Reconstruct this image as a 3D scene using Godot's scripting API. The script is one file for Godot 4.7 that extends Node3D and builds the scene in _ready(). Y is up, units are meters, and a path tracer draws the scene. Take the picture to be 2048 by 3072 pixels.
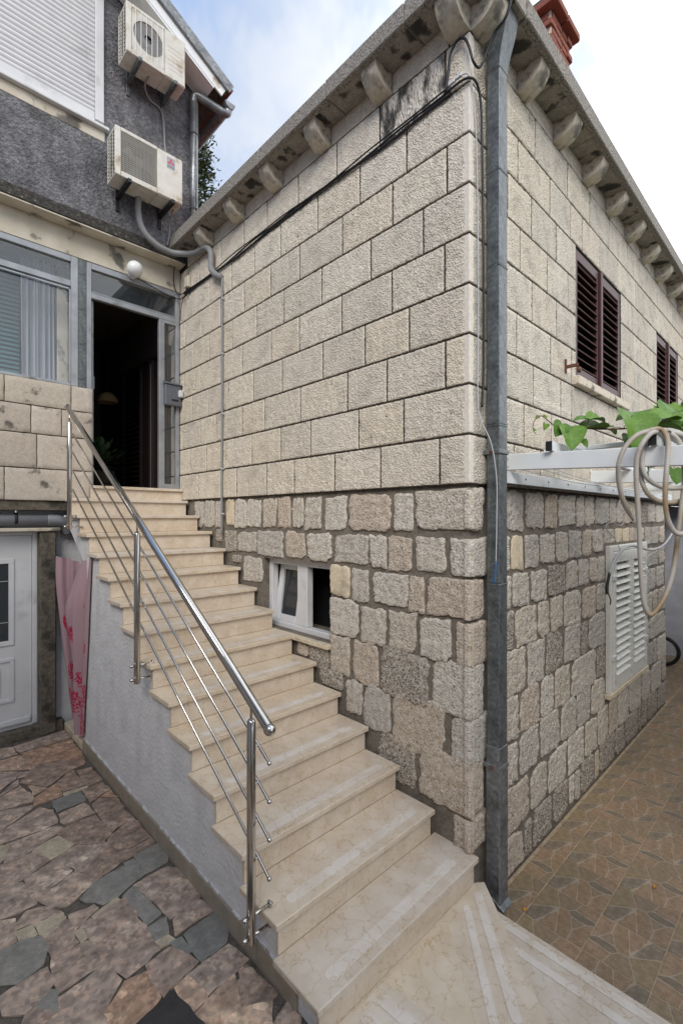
extends Node3D
# y up, metres. The house corner stands at x = 0, z = 0: its stair wall is the plane x = 0 (running to -z), its lane wall the plane z = 0 (running to +x).
var nz := FastNoiseLite.new()
var nf := FastNoiseLite.new()
var rng := RandomNumberGenerator.new()
var M := {}
var used := {}

# ---------------------------------------------------------------- helpers
func S(smooth := false) -> SurfaceTool:
	var st := SurfaceTool.new()
	st.begin(Mesh.PRIMITIVE_TRIANGLES)
	st.set_smooth_group(0 if smooth else -1)
	return st

func mesh_of(st: SurfaceTool) -> ArrayMesh:
	st.generate_normals()
	return st.commit()

func put(st: SurfaceTool, called: String, m: Material, parent: Node) -> MeshInstance3D:
	var o := MeshInstance3D.new()
	o.mesh = mesh_of(st)
	o.material_override = m
	o.name = called
	parent.add_child(o, true)
	return o

func put_mesh(me: Mesh, called: String, m: Material, parent: Node) -> MeshInstance3D:
	var o := MeshInstance3D.new()
	o.mesh = me
	o.material_override = m
	o.name = called
	parent.add_child(o, true)
	return o

func numbered(n: String) -> String:
	if not used.has(n):
		used[n] = 0
		return n
	used[n] += 1
	return "%s_%03d" % [n, used[n]]

func tag(o: Node, label: String, category: String, group := "") -> Node:
	o.set_meta("label", label)
	o.set_meta("category", category)
	if group != "":
		o.set_meta("group", group)
	return o

func thing(called: String, label: String, category: String, at := Vector3.ZERO, group := "") -> Node3D:
	var o := Node3D.new()
	o.name = numbered(called)
	add_child(o)
	o.position = at
	tag(o, label, category, group)
	return o

func part(called: String, parent: Node) -> Node3D:
	var o := Node3D.new()
	o.name = called
	parent.add_child(o, true)
	return o

func structure(o: Node) -> Node:
	o.set_meta("kind", "structure")
	return o

func quad(st: SurfaceTool, a: Vector3, b: Vector3, c: Vector3, d: Vector3) -> void:
	for v in [a, b, c, a, c, d]:
		st.add_vertex(v)

func quad_uv(st: SurfaceTool, p: Array, uv: Array) -> void:
	for i in [0, 1, 2, 0, 2, 3]:
		st.set_uv(uv[i])
		st.add_vertex(p[i])

# a box between two corners, its edges chamfered by b
func box(st: SurfaceTool, lo: Vector3, hi: Vector3, b := 0.0, xf := Transform3D.IDENTITY) -> void:
	var c := (lo + hi) / 2
	var h := (hi - lo).abs() / 2
	b = minf(b, minf(h.x, minf(h.y, h.z)) * 0.49)
	var ax := [Vector3.RIGHT, Vector3.UP, Vector3.BACK]
	for i in 3:
		var j := (i + 1) % 3
		var k := (i + 2) % 3
		for s: float in [-1.0, 1.0]:
			var f: Vector3 = c + ax[i] * (h[i] * s)
			var u: Vector3 = ax[j] * (h[j] - b)
			var v: Vector3 = ax[k] * (h[k] - b)
			if s > 0:
				quad(st, xf * (f - u - v), xf * (f - u + v), xf * (f + u + v), xf * (f + u - v))
			else:
				quad(st, xf * (f - u - v), xf * (f + u - v), xf * (f + u + v), xf * (f - u + v))
			if b > 0:
				for t: float in [-1.0, 1.0]:
					# edge between face (i,s) and face (j,t), running along k
					var p: Vector3 = c + ax[i] * (h[i] * s) + ax[j] * ((h[j] - b) * t)
					var q: Vector3 = c + ax[i] * ((h[i] - b) * s) + ax[j] * (h[j] * t)
					if s * t > 0:
						quad(st, xf * (p - v), xf * (p + v), xf * (q + v), xf * (q - v))
					else:
						quad(st, xf * (p - v), xf * (q - v), xf * (q + v), xf * (p + v))
	if b > 0:
		for sx: float in [-1.0, 1.0]:
			for sy: float in [-1.0, 1.0]:
				for sz: float in [-1.0, 1.0]:
					var s3 := Vector3(sx, sy, sz)
					var a1 := c + Vector3(h.x, h.y - b, h.z - b) * s3
					var a2 := c + Vector3(h.x - b, h.y, h.z - b) * s3
					var a3 := c + Vector3(h.x - b, h.y - b, h.z) * s3
					for v3: Vector3 in ([a1, a3, a2] if sx * sy * sz > 0 else [a1, a2, a3]):
						st.add_vertex(xf * v3)

func bx(called: String, lo: Vector3, hi: Vector3, b: float, m: Material, parent: Node) -> MeshInstance3D:
	var st := S()
	box(st, lo, hi, b)
	return put(st, called, m, parent)

# a round tube along points; ends closed
func tube(st: SurfaceTool, pts: PackedVector3Array, r: float, seg := 10, radii := PackedFloat32Array()) -> void:
	var rings := []
	var up := Vector3.UP
	var n := pts.size()
	for i in n:
		var d := (pts[mini(i + 1, n - 1)] - pts[maxi(i - 1, 0)]).normalized()
		if i == 0:
			up = Vector3.UP if absf(d.y) < 0.9 else Vector3.RIGHT
		var x := up.cross(d).normalized()
		up = d.cross(x).normalized()
		var rr := r if radii.is_empty() else radii[i]
		var ring := PackedVector3Array()
		for k in seg:
			var a := TAU * k / seg
			ring.append(pts[i] + (x * cos(a) + up * sin(a)) * rr)
		rings.append(ring)
	for i in n - 1:
		for k in seg:
			var k2 := (k + 1) % seg
			quad(st, rings[i][k], rings[i + 1][k], rings[i + 1][k2], rings[i][k2])
	for k in range(1, seg - 1):
		for v: Vector3 in [rings[0][0], rings[0][k], rings[0][k + 1], rings[n - 1][0], rings[n - 1][k + 1], rings[n - 1][k]]:
			st.add_vertex(v)

func curve(pts: Array, step := 0.03) -> PackedVector3Array:
	var c := Curve3D.new()
	c.bake_interval = step
	for i in pts.size():
		var t: Vector3 = (pts[mini(i + 1, pts.size() - 1)] - pts[maxi(i - 1, 0)]) / 6.0
		c.add_point(pts[i], -t, t)
	return c.get_baked_points()

func pipe(called: String, pts: Array, r: float, m: Material, parent: Node, step := 0.03, seg := 10) -> MeshInstance3D:
	var st := S(true)
	tube(st, curve(pts, step) if pts.size() > 2 else PackedVector3Array(pts), r, seg)
	return put(st, called, m, parent)

# turned shape: profile of (radius, height) round axis y of xf
func lathe(st: SurfaceTool, prof: Array, xf: Transform3D, seg := 20) -> void:
	for i in prof.size() - 1:
		for k in seg:
			var a := TAU * k / seg
			var b := TAU * (k + 1) / seg
			var p: Vector2 = prof[i]
			var q: Vector2 = prof[i + 1]
			quad(st, xf * Vector3(cos(a) * p.x, p.y, sin(a) * p.x), xf * Vector3(cos(a) * q.x, q.y, sin(a) * q.x), xf * Vector3(cos(b) * q.x, q.y, sin(b) * q.x), xf * Vector3(cos(b) * p.x, p.y, sin(b) * p.x))

func ball(st: SurfaceTool, at: Vector3, r: float, seg := 16) -> void:
	var prof := []
	for i in seg / 2 + 1:
		var a := PI * i / (seg / 2)
		prof.append(Vector2(maxf(sin(a), 0.0) * r, -cos(a) * r))
	lathe(st, prof, Transform3D(Basis.IDENTITY, at), seg)

# polygon (in x, y of xf) pushed from z = 0 to z = depth
func prism(st: SurfaceTool, poly: PackedVector2Array, xf: Transform3D, depth: float) -> void:
	var p := poly
	if Geometry2D.is_polygon_clockwise(p):
		p = p.duplicate()
		p.reverse()
	var t := Geometry2D.triangulate_polygon(p)
	for i in range(0, t.size(), 3):
		for k in [t[i], t[i + 2], t[i + 1]]:
			st.add_vertex(xf * Vector3(p[k].x, p[k].y, depth))
		for k in [t[i], t[i + 1], t[i + 2]]:
			st.add_vertex(xf * Vector3(p[k].x, p[k].y, 0))
	for i in p.size():
		var a := p[i]
		var b := p[(i + 1) % p.size()]
		quad(st, xf * Vector3(a.x, a.y, 0), xf * Vector3(a.x, a.y, depth), xf * Vector3(b.x, b.y, depth), xf * Vector3(b.x, b.y, 0))

# dressed face: a grid of w x h from corner o along u, v, tooled with chisel pits, edges worn, sides run back by depth
func dressed(st: SurfaceTool, o: Vector3, u: Vector3, v: Vector3, n: Vector3, w: float, h: float, depth: float, cell: float, amp: float, worn: float) -> void:
	var nu := maxi(2, int(w / cell)) + 2
	var nv := maxi(2, int(h / cell)) + 2
	var ru := 0.004 / w
	var rv := 0.004 / h
	var g := []
	var tilt := Vector2(rng.randf_range(-1, 1), rng.randf_range(-1, 1)) * 0.0025
	for j in nv + 1:
		var row := PackedVector3Array()
		for i in nu + 1:
			var s := 0.0 if i == 0 else (1.0 if i == nu else lerpf(ru, 1.0 - ru, float(i - 1) / (nu - 2)))
			var t := 0.0 if j == 0 else (1.0 if j == nv else lerpf(rv, 1.0 - rv, float(j - 1) / (nv - 2)))
			var p := o + u * (s * w) + v * (t * h)
			# struck pits between high spots, drifting slightly in level
			var e := nz.get_noise_3dv(p * 22.0) * 0.35 + (-rng.randf_range(0.45, 1.0) if rng.randf() < 0.24 else rng.randf_range(-0.05, 0.3))
			var d := e * amp + (s - 0.5) * tilt.x + (t - 0.5) * tilt.y
			if i == 0 or i == nu or j == 0 or j == nv:
				d = -worn + minf(e, 0.0) * amp
				var wob := nf.get_noise_3dv(p * 90.0 + Vector3(7, 3, 1)) * worn * 1.1
				if i == 0 or i == nu:
					p += u * wob
				else:
					p += v * wob
			row.append(p + n * d)
		g.append(row)
	var flip := u.cross(v).dot(n) > 0
	for j in nv:
		for i in nu:
			if flip:
				quad(st, g[j][i], g[j + 1][i], g[j + 1][i + 1], g[j][i + 1])
			else:
				quad(st, g[j][i], g[j][i + 1], g[j + 1][i + 1], g[j + 1][i])
	var rim := PackedVector3Array()
	for i in nu:
		rim.append(g[0][i])
	for j in nv:
		rim.append(g[j][nu])
	for i in nu:
		rim.append(g[nv][nu - i])
	for j in nv:
		rim.append(g[nv - j][0])
	for i in rim.size():
		var a := rim[i]
		var b := rim[(i + 1) % rim.size()]
		if flip:
			quad(st, a, b, b - n * depth, a - n * depth)
		else:
			quad(st, b, a, a - n * depth, b - n * depth)

# rubble stone: an irregular squared block of w x h round centre c, standing out of its mortar by lift
func rubble(st: SurfaceTool, c: Vector3, u: Vector3, v: Vector3, n: Vector3, w: float, h: float, lift: float, rough: float, square := Vector4.ZERO) -> void:
	var sd := rng.randf() * 50.0
	var k := rng.randf_range(0.0, 0.06)
	var cut := Vector4(rng.randf(), rng.randf(), rng.randf(), rng.randf())
	cut *= cut * 0.34
	var lean := Vector4(rng.randf_range(-1, 1), rng.randf_range(-1, 1), rng.randf_range(-1, 1), rng.randf_range(-1, 1)) * 0.045
	var N := clampi(int(maxf(w, h) / 0.017), 6, 18)
	var xs := PackedFloat32Array([-1.0, -0.995])
	for i in N - 1:
		xs.append(lerpf(-0.955, 0.955, float(i) / (N - 2)))
	xs.append_array([0.995, 1.0])
	var m := xs.size()
	var g := []
	for j in m:
		var row := PackedVector3Array()
		for i in m:
			var x := xs[i]
			var y := xs[j]
			var e := maxf(absf(x), absf(y))
			# rounded corners, then corners knocked off, then a wandering outline
			var px := x * sqrt(1.0 - k * y * y)
			var py := y * sqrt(1.0 - k * x * x)
			var q: float = cut.x if x > 0 and y > 0 else (cut.y if x < 0 and y > 0 else (cut.z if x < 0 else cut.w))
			var over := absf(px) + absf(py) - (2.0 - 2.0 * k * 0.5 - q)
			if over > 0:
				px -= signf(px) * over * 0.5
				py -= signf(py) * over * 0.5
			px += lean.x * y + lean.y * y * x
			py += lean.z * x + lean.w * x * y
			var a := atan2(y, x)
			var jx := (nf.get_noise_2d(sd * 37.0 + cos(a) * 2.2, sin(a) * 2.2) * 0.08 + nf.get_noise_2d(cos(a) * 9.0, sin(a) * 9.0 + sd * 91.0) * 0.05 + nf.get_noise_2d(cos(a) * 24.0, sin(a) * 24.0 + sd * 31.0) * 0.025) * e * e
			if square.x > 0 and x > 0.0:
				jx = 0
				px = lerpf(px, x, x)
			var p := c + u * (px * (1 + jx) * w / 2) + v * (py * (1 + jx) * h / 2)
			var d := 0.0
			if e > 0.999:
				d = -0.15 * lift
			elif e > 0.99:
				d = lift * 0.8 + minf(nz.get_noise_3dv(p * 42.0), 0.0) * rough
			else:
				d = lift + (nz.get_noise_3dv(p * 16.0) * 0.8 + nz.get_noise_3dv(p * 42.0) * 0.8 + nf.get_noise_3dv(p * 120.0) * 0.6) * rough
			row.append(p + n * d)
		g.append(row)
	var flip := u.cross(v).dot(n) > 0
	for j in m - 1:
		for i in m - 1:
			if flip:
				quad(st, g[j][i], g[j + 1][i], g[j + 1][i + 1], g[j][i + 1])
			else:
				quad(st, g[j][i], g[j][i + 1], g[j + 1][i + 1], g[j + 1][i])

# flagstone: polygon of (x, z), worn edges, top at y
func flag(st: SurfaceTool, poly: PackedVector2Array, y: float, thick: float, jit := 0.004, step := 0.05, tilt := 0.006, bev := 0.004) -> void:
	var p := poly
	if not Geometry2D.is_polygon_clockwise(p):
		p = p.duplicate()
		p.reverse()
	var o := PackedVector2Array()
	for i in p.size():
		var a := p[i]
		var b := p[(i + 1) % p.size()]
		var k := maxi(1, int(a.distance_to(b) / step))
		for j in k:
			var q := a.lerp(b, float(j) / k)
			o.append(q + Vector2(nf.get_noise_2d(q.x * 400, q.y * 400), nf.get_noise_2d(q.y * 400 + 90, q.x * 400)) * jit)
	var inn := PackedVector2Array()
	for i in o.size():
		var t := (o[(i + 1) % o.size()] - o[i - 1]).normalized()
		inn.append(o[i] + Vector2(-t.y, t.x) * bev)
	var tri := Geometry2D.triangulate_polygon(inn)
	if tri.is_empty():
		inn = o
		tri = Geometry2D.triangulate_polygon(o)
	var tl := Vector2(rng.randf_range(-1, 1), rng.randf_range(-1, 1)) * tilt
	var c := Vector2.ZERO
	for q in o:
		c += q / o.size()
	var hy := func(q: Vector2) -> float: return y + (q - c).dot(tl)
	for i in range(0, tri.size(), 3):
		var idx := [tri[i], tri[i + 1], tri[i + 2]]
		var a2 := inn[idx[0]]
		if (inn[idx[1]] - a2).cross(inn[idx[2]] - a2) < 0:
			idx = [idx[0], idx[2], idx[1]]
		for k in idx:
			st.add_vertex(Vector3(inn[k].x, hy.call(inn[k]), inn[k].y))
	for i in o.size():
		var j := (i + 1) % o.size()
		var a := Vector3(inn[i].x, hy.call(inn[i]), inn[i].y)
		var b := Vector3(inn[j].x, hy.call(inn[j]), inn[j].y)
		var c1 := Vector3(o[i].x, hy.call(o[i]) - bev, o[i].y)
		var d1 := Vector3(o[j].x, hy.call(o[j]) - bev, o[j].y)
		quad(st, a, b, d1, c1)
		quad(st, c1, d1, d1 - Vector3(0, thick, 0), c1 - Vector3(0, thick, 0))

# wall of boxes round rectangular openings [a0, a1, y0, y1]; along = 0: runs in x, faces z; along = 2: runs in z, faces x
func holed(st: SurfaceTool, along: int, a0: float, a1: float, y0: float, y1: float, t0: float, t1: float, holes: Array) -> void:
	var xs := [a0, a1]
	var ys := [y0, y1]
	for h in holes:
		for i in 2:
			xs.append(clampf(h[i], a0, a1))
			ys.append(clampf(h[i + 2], y0, y1))
	xs.sort()
	ys.sort()
	for j in ys.size() - 1:
		for i in xs.size() - 1:
			if xs[i + 1] - xs[i] < 0.0005 or ys[j + 1] - ys[j] < 0.0005:
				continue
			var mx: float = (xs[i] + xs[i + 1]) / 2
			var my: float = (ys[j] + ys[j + 1]) / 2
			var inside := false
			for h in holes:
				if mx > h[0] and mx < h[1] and my > h[2] and my < h[3]:
					inside = true
			if inside:
				continue
			if along == 0:
				box(st, Vector3(xs[i], ys[j], t0), Vector3(xs[i + 1], ys[j + 1], t1))
			else:
				box(st, Vector3(t0, ys[j], xs[i]), Vector3(t1, ys[j + 1], xs[i + 1]))

# ---------------------------------------------------------------- textures
func field(size: int, kind: int, freq: float, seed_: int, oct := 4, ret := -1, fr := FastNoiseLite.FRACTAL_FBM) -> PackedByteArray:
	var f := FastNoiseLite.new()
	f.noise_type = kind as FastNoiseLite.NoiseType
	f.frequency = freq
	f.seed = seed_
	f.fractal_type = (fr if oct > 1 else FastNoiseLite.FRACTAL_NONE) as FastNoiseLite.FractalType
	f.fractal_octaves = oct
	if ret >= 0:
		f.cellular_return_type = ret as FastNoiseLite.CellularReturnType
		f.cellular_jitter = 0.9
	var im := f.get_seamless_image(size, size, false, false, 0.15, true)
	im.convert(Image.FORMAT_L8)
	return im.get_data()

func ramp(stops: Array) -> PackedColorArray:
	var g := Gradient.new()
	var off := PackedFloat32Array()
	var col := PackedColorArray()
	for s in stops:
		off.append(s[0])
		col.append(s[1] if s[1] is Color else Color(s[1], s[1], s[1]))
	g.offsets = off
	g.colors = col
	var lut := PackedColorArray()
	for i in 256:
		lut.append(g.sample(i / 255.0))
	return lut

# layers of [field, ramp], multiplied
func blend(size: int, layers: Array) -> ImageTexture:
	var out := PackedByteArray()
	out.resize(size * size * 3)
	var n := layers.size()
	var f0: PackedByteArray = layers[0][0]
	var r0: PackedColorArray = layers[0][1]
	var f1: PackedByteArray = layers[mini(1, n - 1)][0]
	var r1: PackedColorArray = layers[mini(1, n - 1)][1]
	var f2: PackedByteArray = layers[mini(2, n - 1)][0]
	var r2: PackedColorArray = layers[mini(2, n - 1)][1]
	var k := 0
	for i in size * size:
		var c := r0[f0[i]]
		if n > 1:
			c *= r1[f1[i]]
		if n > 2:
			c *= r2[f2[i]]
		out[k] = int(clampf(c.r, 0, 1) * 255)
		out[k + 1] = int(clampf(c.g, 0, 1) * 255)
		out[k + 2] = int(clampf(c.b, 0, 1) * 255)
		k += 3
	return ImageTexture.create_from_image(Image.create_from_data(size, size, false, Image.FORMAT_RGB8, out))

func plain(c: Color, rough := 0.6, metal := 0.0, spec := 0.5) -> StandardMaterial3D:
	var m := StandardMaterial3D.new()
	m.albedo_color = c
	m.roughness = rough
	m.metallic = metal
	m.metallic_specular = spec
	return m

func surf(tex: Texture2D, across: float, rough := 0.85, hgt: Texture2D = null, hcm := 0.3, tint := Color.WHITE, off := Vector3.ZERO) -> StandardMaterial3D:
	var m := plain(tint, rough)
	m.albedo_texture = tex
	m.uv1_triplanar = true
	m.uv1_world_triplanar = true
	m.uv1_scale = Vector3.ONE / across
	m.uv1_offset = off
	if hgt:
		m.heightmap_enabled = true
		m.heightmap_texture = hgt
		m.heightmap_scale = hcm
	return m

func rgb(r: int, g: int, b: int) -> Color:
	return Color8(r, g, b)

# joints of the dressed courses (z on the stair side, x on the lane side), rubble stones [from, to, bottom, top, kind], paving stones (x, z outlines)
const JA := [[-3.307, -2.837, -2.533, -2.03, -1.635, -1.144, -0.685, -0.208],
	[-3.513, -3.134, -2.736, -2.266, -1.819, -1.422, -0.892, -0.485],
	[-3.26, -2.929, -2.432, -2.059, -1.552, -1.006, -0.628, -0.166],
	[-3.458, -3.097, -2.692, -2.242, -1.8, -1.277, -0.83, -0.439],
	[-3.26, -2.848, -2.432, -1.96, -1.568, -1.066, -0.584, -0.172],
	[-3.431, -3.072, -2.613, -2.186, -1.775, -1.29, -0.774, -0.329],
	[-3.626, -3.234, -2.837, -2.398, -1.969, -1.563, -1.06, -0.579, -0.155],
	[-3.439, -3.065, -2.624, -2.222, -1.822, -1.338, -0.879, -0.461],
	[-3.299, -2.826, -2.402, -2.022, -1.581, -1.12, -0.693, -0.166]]
const JB := [[0.557, 1.197, 1.558, 2.029, 2.475],
	[0.7, 1.818, 2.294, 2.681],
	[0.843, 1.548, 2.006, 2.462],
	[0.592, 1.138, 3.483],
	[0.823, 1.243, 3.3],
	[0.641, 1.078, 3.506],
	[0.466, 0.812, 1.241, 3.192, 3.792],
	[0.611, 1.124, 1.783, 2.207, 2.711, 3.322, 3.652, 4.67],
	[0.869, 1.46, 1.952, 2.462, 3.024, 3.45, 4.025, 4.479, 5.016, 5.471]]
const RA := [[-3.42, -3.233, 2.266, 2.543, 0],
	[-3.209, -3.001, 2.273, 2.549, 0],
	[-2.97, -2.827, 2.272, 2.544, 0],
	[-2.755, -2.613, 2.296, 2.553, 1],
	[-2.593, -2.387, 2.274, 2.547, 0],
	[-2.372, -2.152, 2.285, 2.537, 0],
	[-2.105, -1.913, 2.285, 2.539, 0],
	[-1.884, -1.715, 2.284, 2.546, 3],
	[-1.68, -1.539, 2.291, 2.533, 0],
	[-1.515, -1.323, 2.28, 2.53, 0],
	[-1.278, -1.035, 2.278, 2.53, 0],
	[-1.008, -0.611, 2.281, 2.534, 3],
	[-0.582, -0.427, 2.282, 2.531, 0],
	[-0.399, 0, 2.297, 2.542, 0],
	[-2.772, -2.57, 2.038, 2.24, 2],
	[-2.542, -2.228, 2.049, 2.233, 0],
	[-2.211, -1.814, 2.027, 2.251, 0],
	[-1.78, -1.517, 2.034, 2.25, 3],
	[-1.482, -1.205, 2.029, 2.243, 0],
	[-1.155, -0.821, 2.037, 2.243, 0],
	[-0.796, -0.649, 2.026, 2.248, 0],
	[-0.63, -0.439, 2.017, 2.244, 3],
	[-0.399, -0.181, 2.029, 2.248, 0],
	[-0.141, 0, 2.022, 2.246, 0],
	[-2.957, -2.848, 2.13, 2.25, 2],
	[-2.641, -2.485, 1.936, 2.008, 2],
	[-2.439, -2.125, 1.778, 2.005, 0],
	[-1.217, -1.002, 1.782, 2.012, 1],
	[-0.975, -0.815, 1.763, 1.998, 0],
	[-0.766, -0.471, 1.778, 1.992, 0],
	[-0.45, -0.335, 1.763, 1.991, 3],
	[-0.308, 0, 1.771, 2.004, 3],
	[-1.217, -0.915, 1.489, 1.764, 0],
	[-0.887, -0.653, 1.484, 1.738, 0],
	[-0.619, -0.399, 1.491, 1.747, 0],
	[-0.365, -0.141, 1.494, 1.745, 0],
	[-0.101, 0, 1.498, 1.75, 3],
	[-1.21, -1.002, 1.203, 1.481, 0],
	[-0.962, -0.726, 1.184, 1.484, 3],
	[-0.687, -0.311, 1.171, 1.494, 2],
	[-0.279, 0, 1.183, 1.503, 0],
	[-1.615, -1.477, 1.244, 1.339, 0],
	[-1.464, -1.229, 1.187, 1.362, 2],
	[-1.321, -1.074, 1.076, 1.206, 2],
	[-1.035, -0.877, 0.947, 1.185, 0],
	[-0.852, -0.615, 0.89, 1.198, 0],
	[-0.587, -0.186, 0.859, 1.223, 3],
	[-0.134, 0, 0.919, 1.183, 0],
	[-0.721, -0.407, 0.618, 0.914, 2],
	[-0.368, 0, 0.617, 0.936, 3],
	[-0.12, 0, 0.423, 0.597, 3],
	[0.038, 0, 0.395, 0.648, 2]]
const RB := [[0.432, 0.734, 2.282, 2.549, 0],
	[0.768, 1.064, 2.295, 2.549, 0],
	[1.097, 1.3, 2.285, 2.547, 3],
	[1.333, 1.683, 2.309, 2.549, 0],
	[1.716, 1.876, 2.293, 2.55, 0],
	[1.909, 2.116, 2.303, 2.547, 0],
	[2.15, 2.529, 2.312, 2.55, 0],
	[2.562, 2.741, 2.315, 2.556, 0],
	[2.775, 2.976, 2.315, 2.548, 0],
	[3.01, 3.382, 2.315, 2.542, 3],
	[3.416, 3.632, 2.315, 2.542, 3],
	[3.666, 3.869, 2.315, 2.54, 2],
	[3.903, 4.199, 2.315, 2.529, 0],
	[4.244, 4.678, 2.315, 2.52, 0],
	[0.432, 0.528, 2.018, 2.242, 0],
	[0.562, 0.728, 2.018, 2.252, 1],
	[0.762, 0.974, 2.018, 2.246, 0],
	[1.008, 1.259, 2.03, 2.244, 0],
	[1.292, 1.515, 2.021, 2.254, 0],
	[1.549, 1.817, 2.038, 2.262, 0],
	[1.851, 2.062, 2.04, 2.262, 3],
	[2.096, 2.361, 2.057, 2.262, 0],
	[2.395, 2.692, 2.125, 2.262, 0],
	[2.726, 2.933, 2.125, 2.262, 1],
	[2.967, 3.169, 2.125, 2.262, 1],
	[3.203, 3.382, 2.125, 2.262, 3],
	[3.416, 3.744, 2.125, 2.262, 0],
	[3.789, 4.026, 2.06, 2.262, 0],
	[4.06, 4.393, 2.06, 2.262, 0],
	[4.438, 4.678, 2.06, 2.262, 0],
	[0.432, 0.548, 1.768, 1.984, 0],
	[0.582, 0.82, 1.764, 1.991, 0],
	[0.865, 1.121, 1.763, 1.986, 0],
	[1.154, 1.461, 1.777, 2, 2],
	[1.494, 1.727, 1.794, 2.012, 0],
	[1.761, 1.988, 1.797, 2.012, 0],
	[2.022, 2.21, 1.798, 2.012, 0],
	[2.244, 2.412, 1.791, 2.012, 0],
	[3.859, 4.37, 1.805, 2.012, 0],
	[4.412, 4.678, 1.805, 2.012, 0],
	[0.432, 0.58, 1.495, 1.749, 2],
	[0.625, 0.941, 1.488, 1.754, 0],
	[0.975, 1.158, 1.495, 1.756, 0],
	[1.192, 1.407, 1.507, 1.758, 0],
	[1.441, 1.812, 1.488, 1.767, 0],
	[1.846, 2.169, 1.497, 1.767, 3],
	[2.203, 2.41, 1.525, 1.767, 0],
	[3.78, 3.975, 1.495, 1.755, 0],
	[3.995, 4.237, 1.525, 1.767, 0],
	[4.272, 4.656, 1.525, 1.767, 0],
	[0.432, 0.773, 1.186, 1.488, 0],
	[0.807, 1.082, 1.183, 1.484, 0],
	[1.117, 1.42, 1.202, 1.491, 2],
	[1.456, 1.798, 1.201, 1.492, 0],
	[1.831, 1.962, 1.208, 1.473, 2],
	[1.996, 2.41, 1.2, 1.492, 0],
	[3.86, 4.088, 1.225, 1.492, 0],
	[4.122, 4.334, 1.225, 1.492, 0],
	[4.368, 4.72, 1.225, 1.492, 0],
	[0.44, 0.658, 0.893, 1.183, 0],
	[0.692, 0.991, 0.893, 1.186, 3],
	[1.025, 1.242, 0.893, 1.187, 0],
	[1.275, 1.562, 0.893, 1.192, 0],
	[1.595, 2.169, 0.893, 1.192, 0],
	[2.203, 2.41, 0.911, 1.192, 2],
	[3.78, 3.941, 0.905, 1.18, 0],
	[3.961, 4.72, 0.935, 1.192, 0],
	[0.448, 0.646, 0.603, 0.866, 0],
	[0.68, 0.978, 0.603, 0.886, 0],
	[1.012, 1.358, 0.603, 0.902, 0],
	[1.392, 1.699, 0.603, 0.896, 0],
	[1.733, 2.034, 0.603, 0.902, 0],
	[2.068, 2.41, 0.603, 0.902, 0],
	[3.885, 4.114, 0.645, 0.902, 0],
	[4.149, 4.292, 0.631, 0.902, 0],
	[4.326, 4.75, 0.608, 0.902, 0],
	[0.452, 0.816, 0.288, 0.577, 3],
	[0.85, 1.116, 0.3, 0.57, 0],
	[1.15, 1.494, 0.288, 0.577, 0],
	[1.528, 1.877, 0.288, 0.594, 0],
	[1.911, 2.198, 0.288, 0.583, 0],
	[2.232, 2.501, 0.288, 0.599, 0],
	[2.546, 2.792, 0.288, 0.601, 3],
	[2.826, 3.15, 0.288, 0.611, 0],
	[3.184, 3.624, 0.288, 0.612, 0],
	[3.658, 4.004, 0.288, 0.609, 0],
	[4.038, 4.533, 0.288, 0.612, 0],
	[4.567, 4.757, 0.316, 0.612, 0],
	[0.452, 0.725, 0.02, 0.255, 3],
	[0.759, 0.858, 0.02, 0.255, 0],
	[0.892, 1.21, 0.02, 0.274, 2],
	[1.244, 1.524, 0.02, 0.278, 0],
	[1.557, 1.65, 0.045, 0.261, 0],
	[1.683, 1.778, 0.02, 0.255, 0],
	[1.819, 2.124, 0.02, 0.283, 2],
	[2.158, 2.247, 0.02, 0.255, 3],
	[2.281, 2.686, 0.02, 0.291, 2],
	[2.72, 3.015, 0.02, 0.27, 2],
	[3.055, 3.498, 0.02, 0.297, 2],
	[3.531, 3.613, 0.02, 0.281, 0],
	[3.647, 3.855, 0.02, 0.297, 2],
	[3.889, 4.306, 0.02, 0.297, 0],
	[4.34, 4.75, 0.02, 0.287, 0]]
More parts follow.
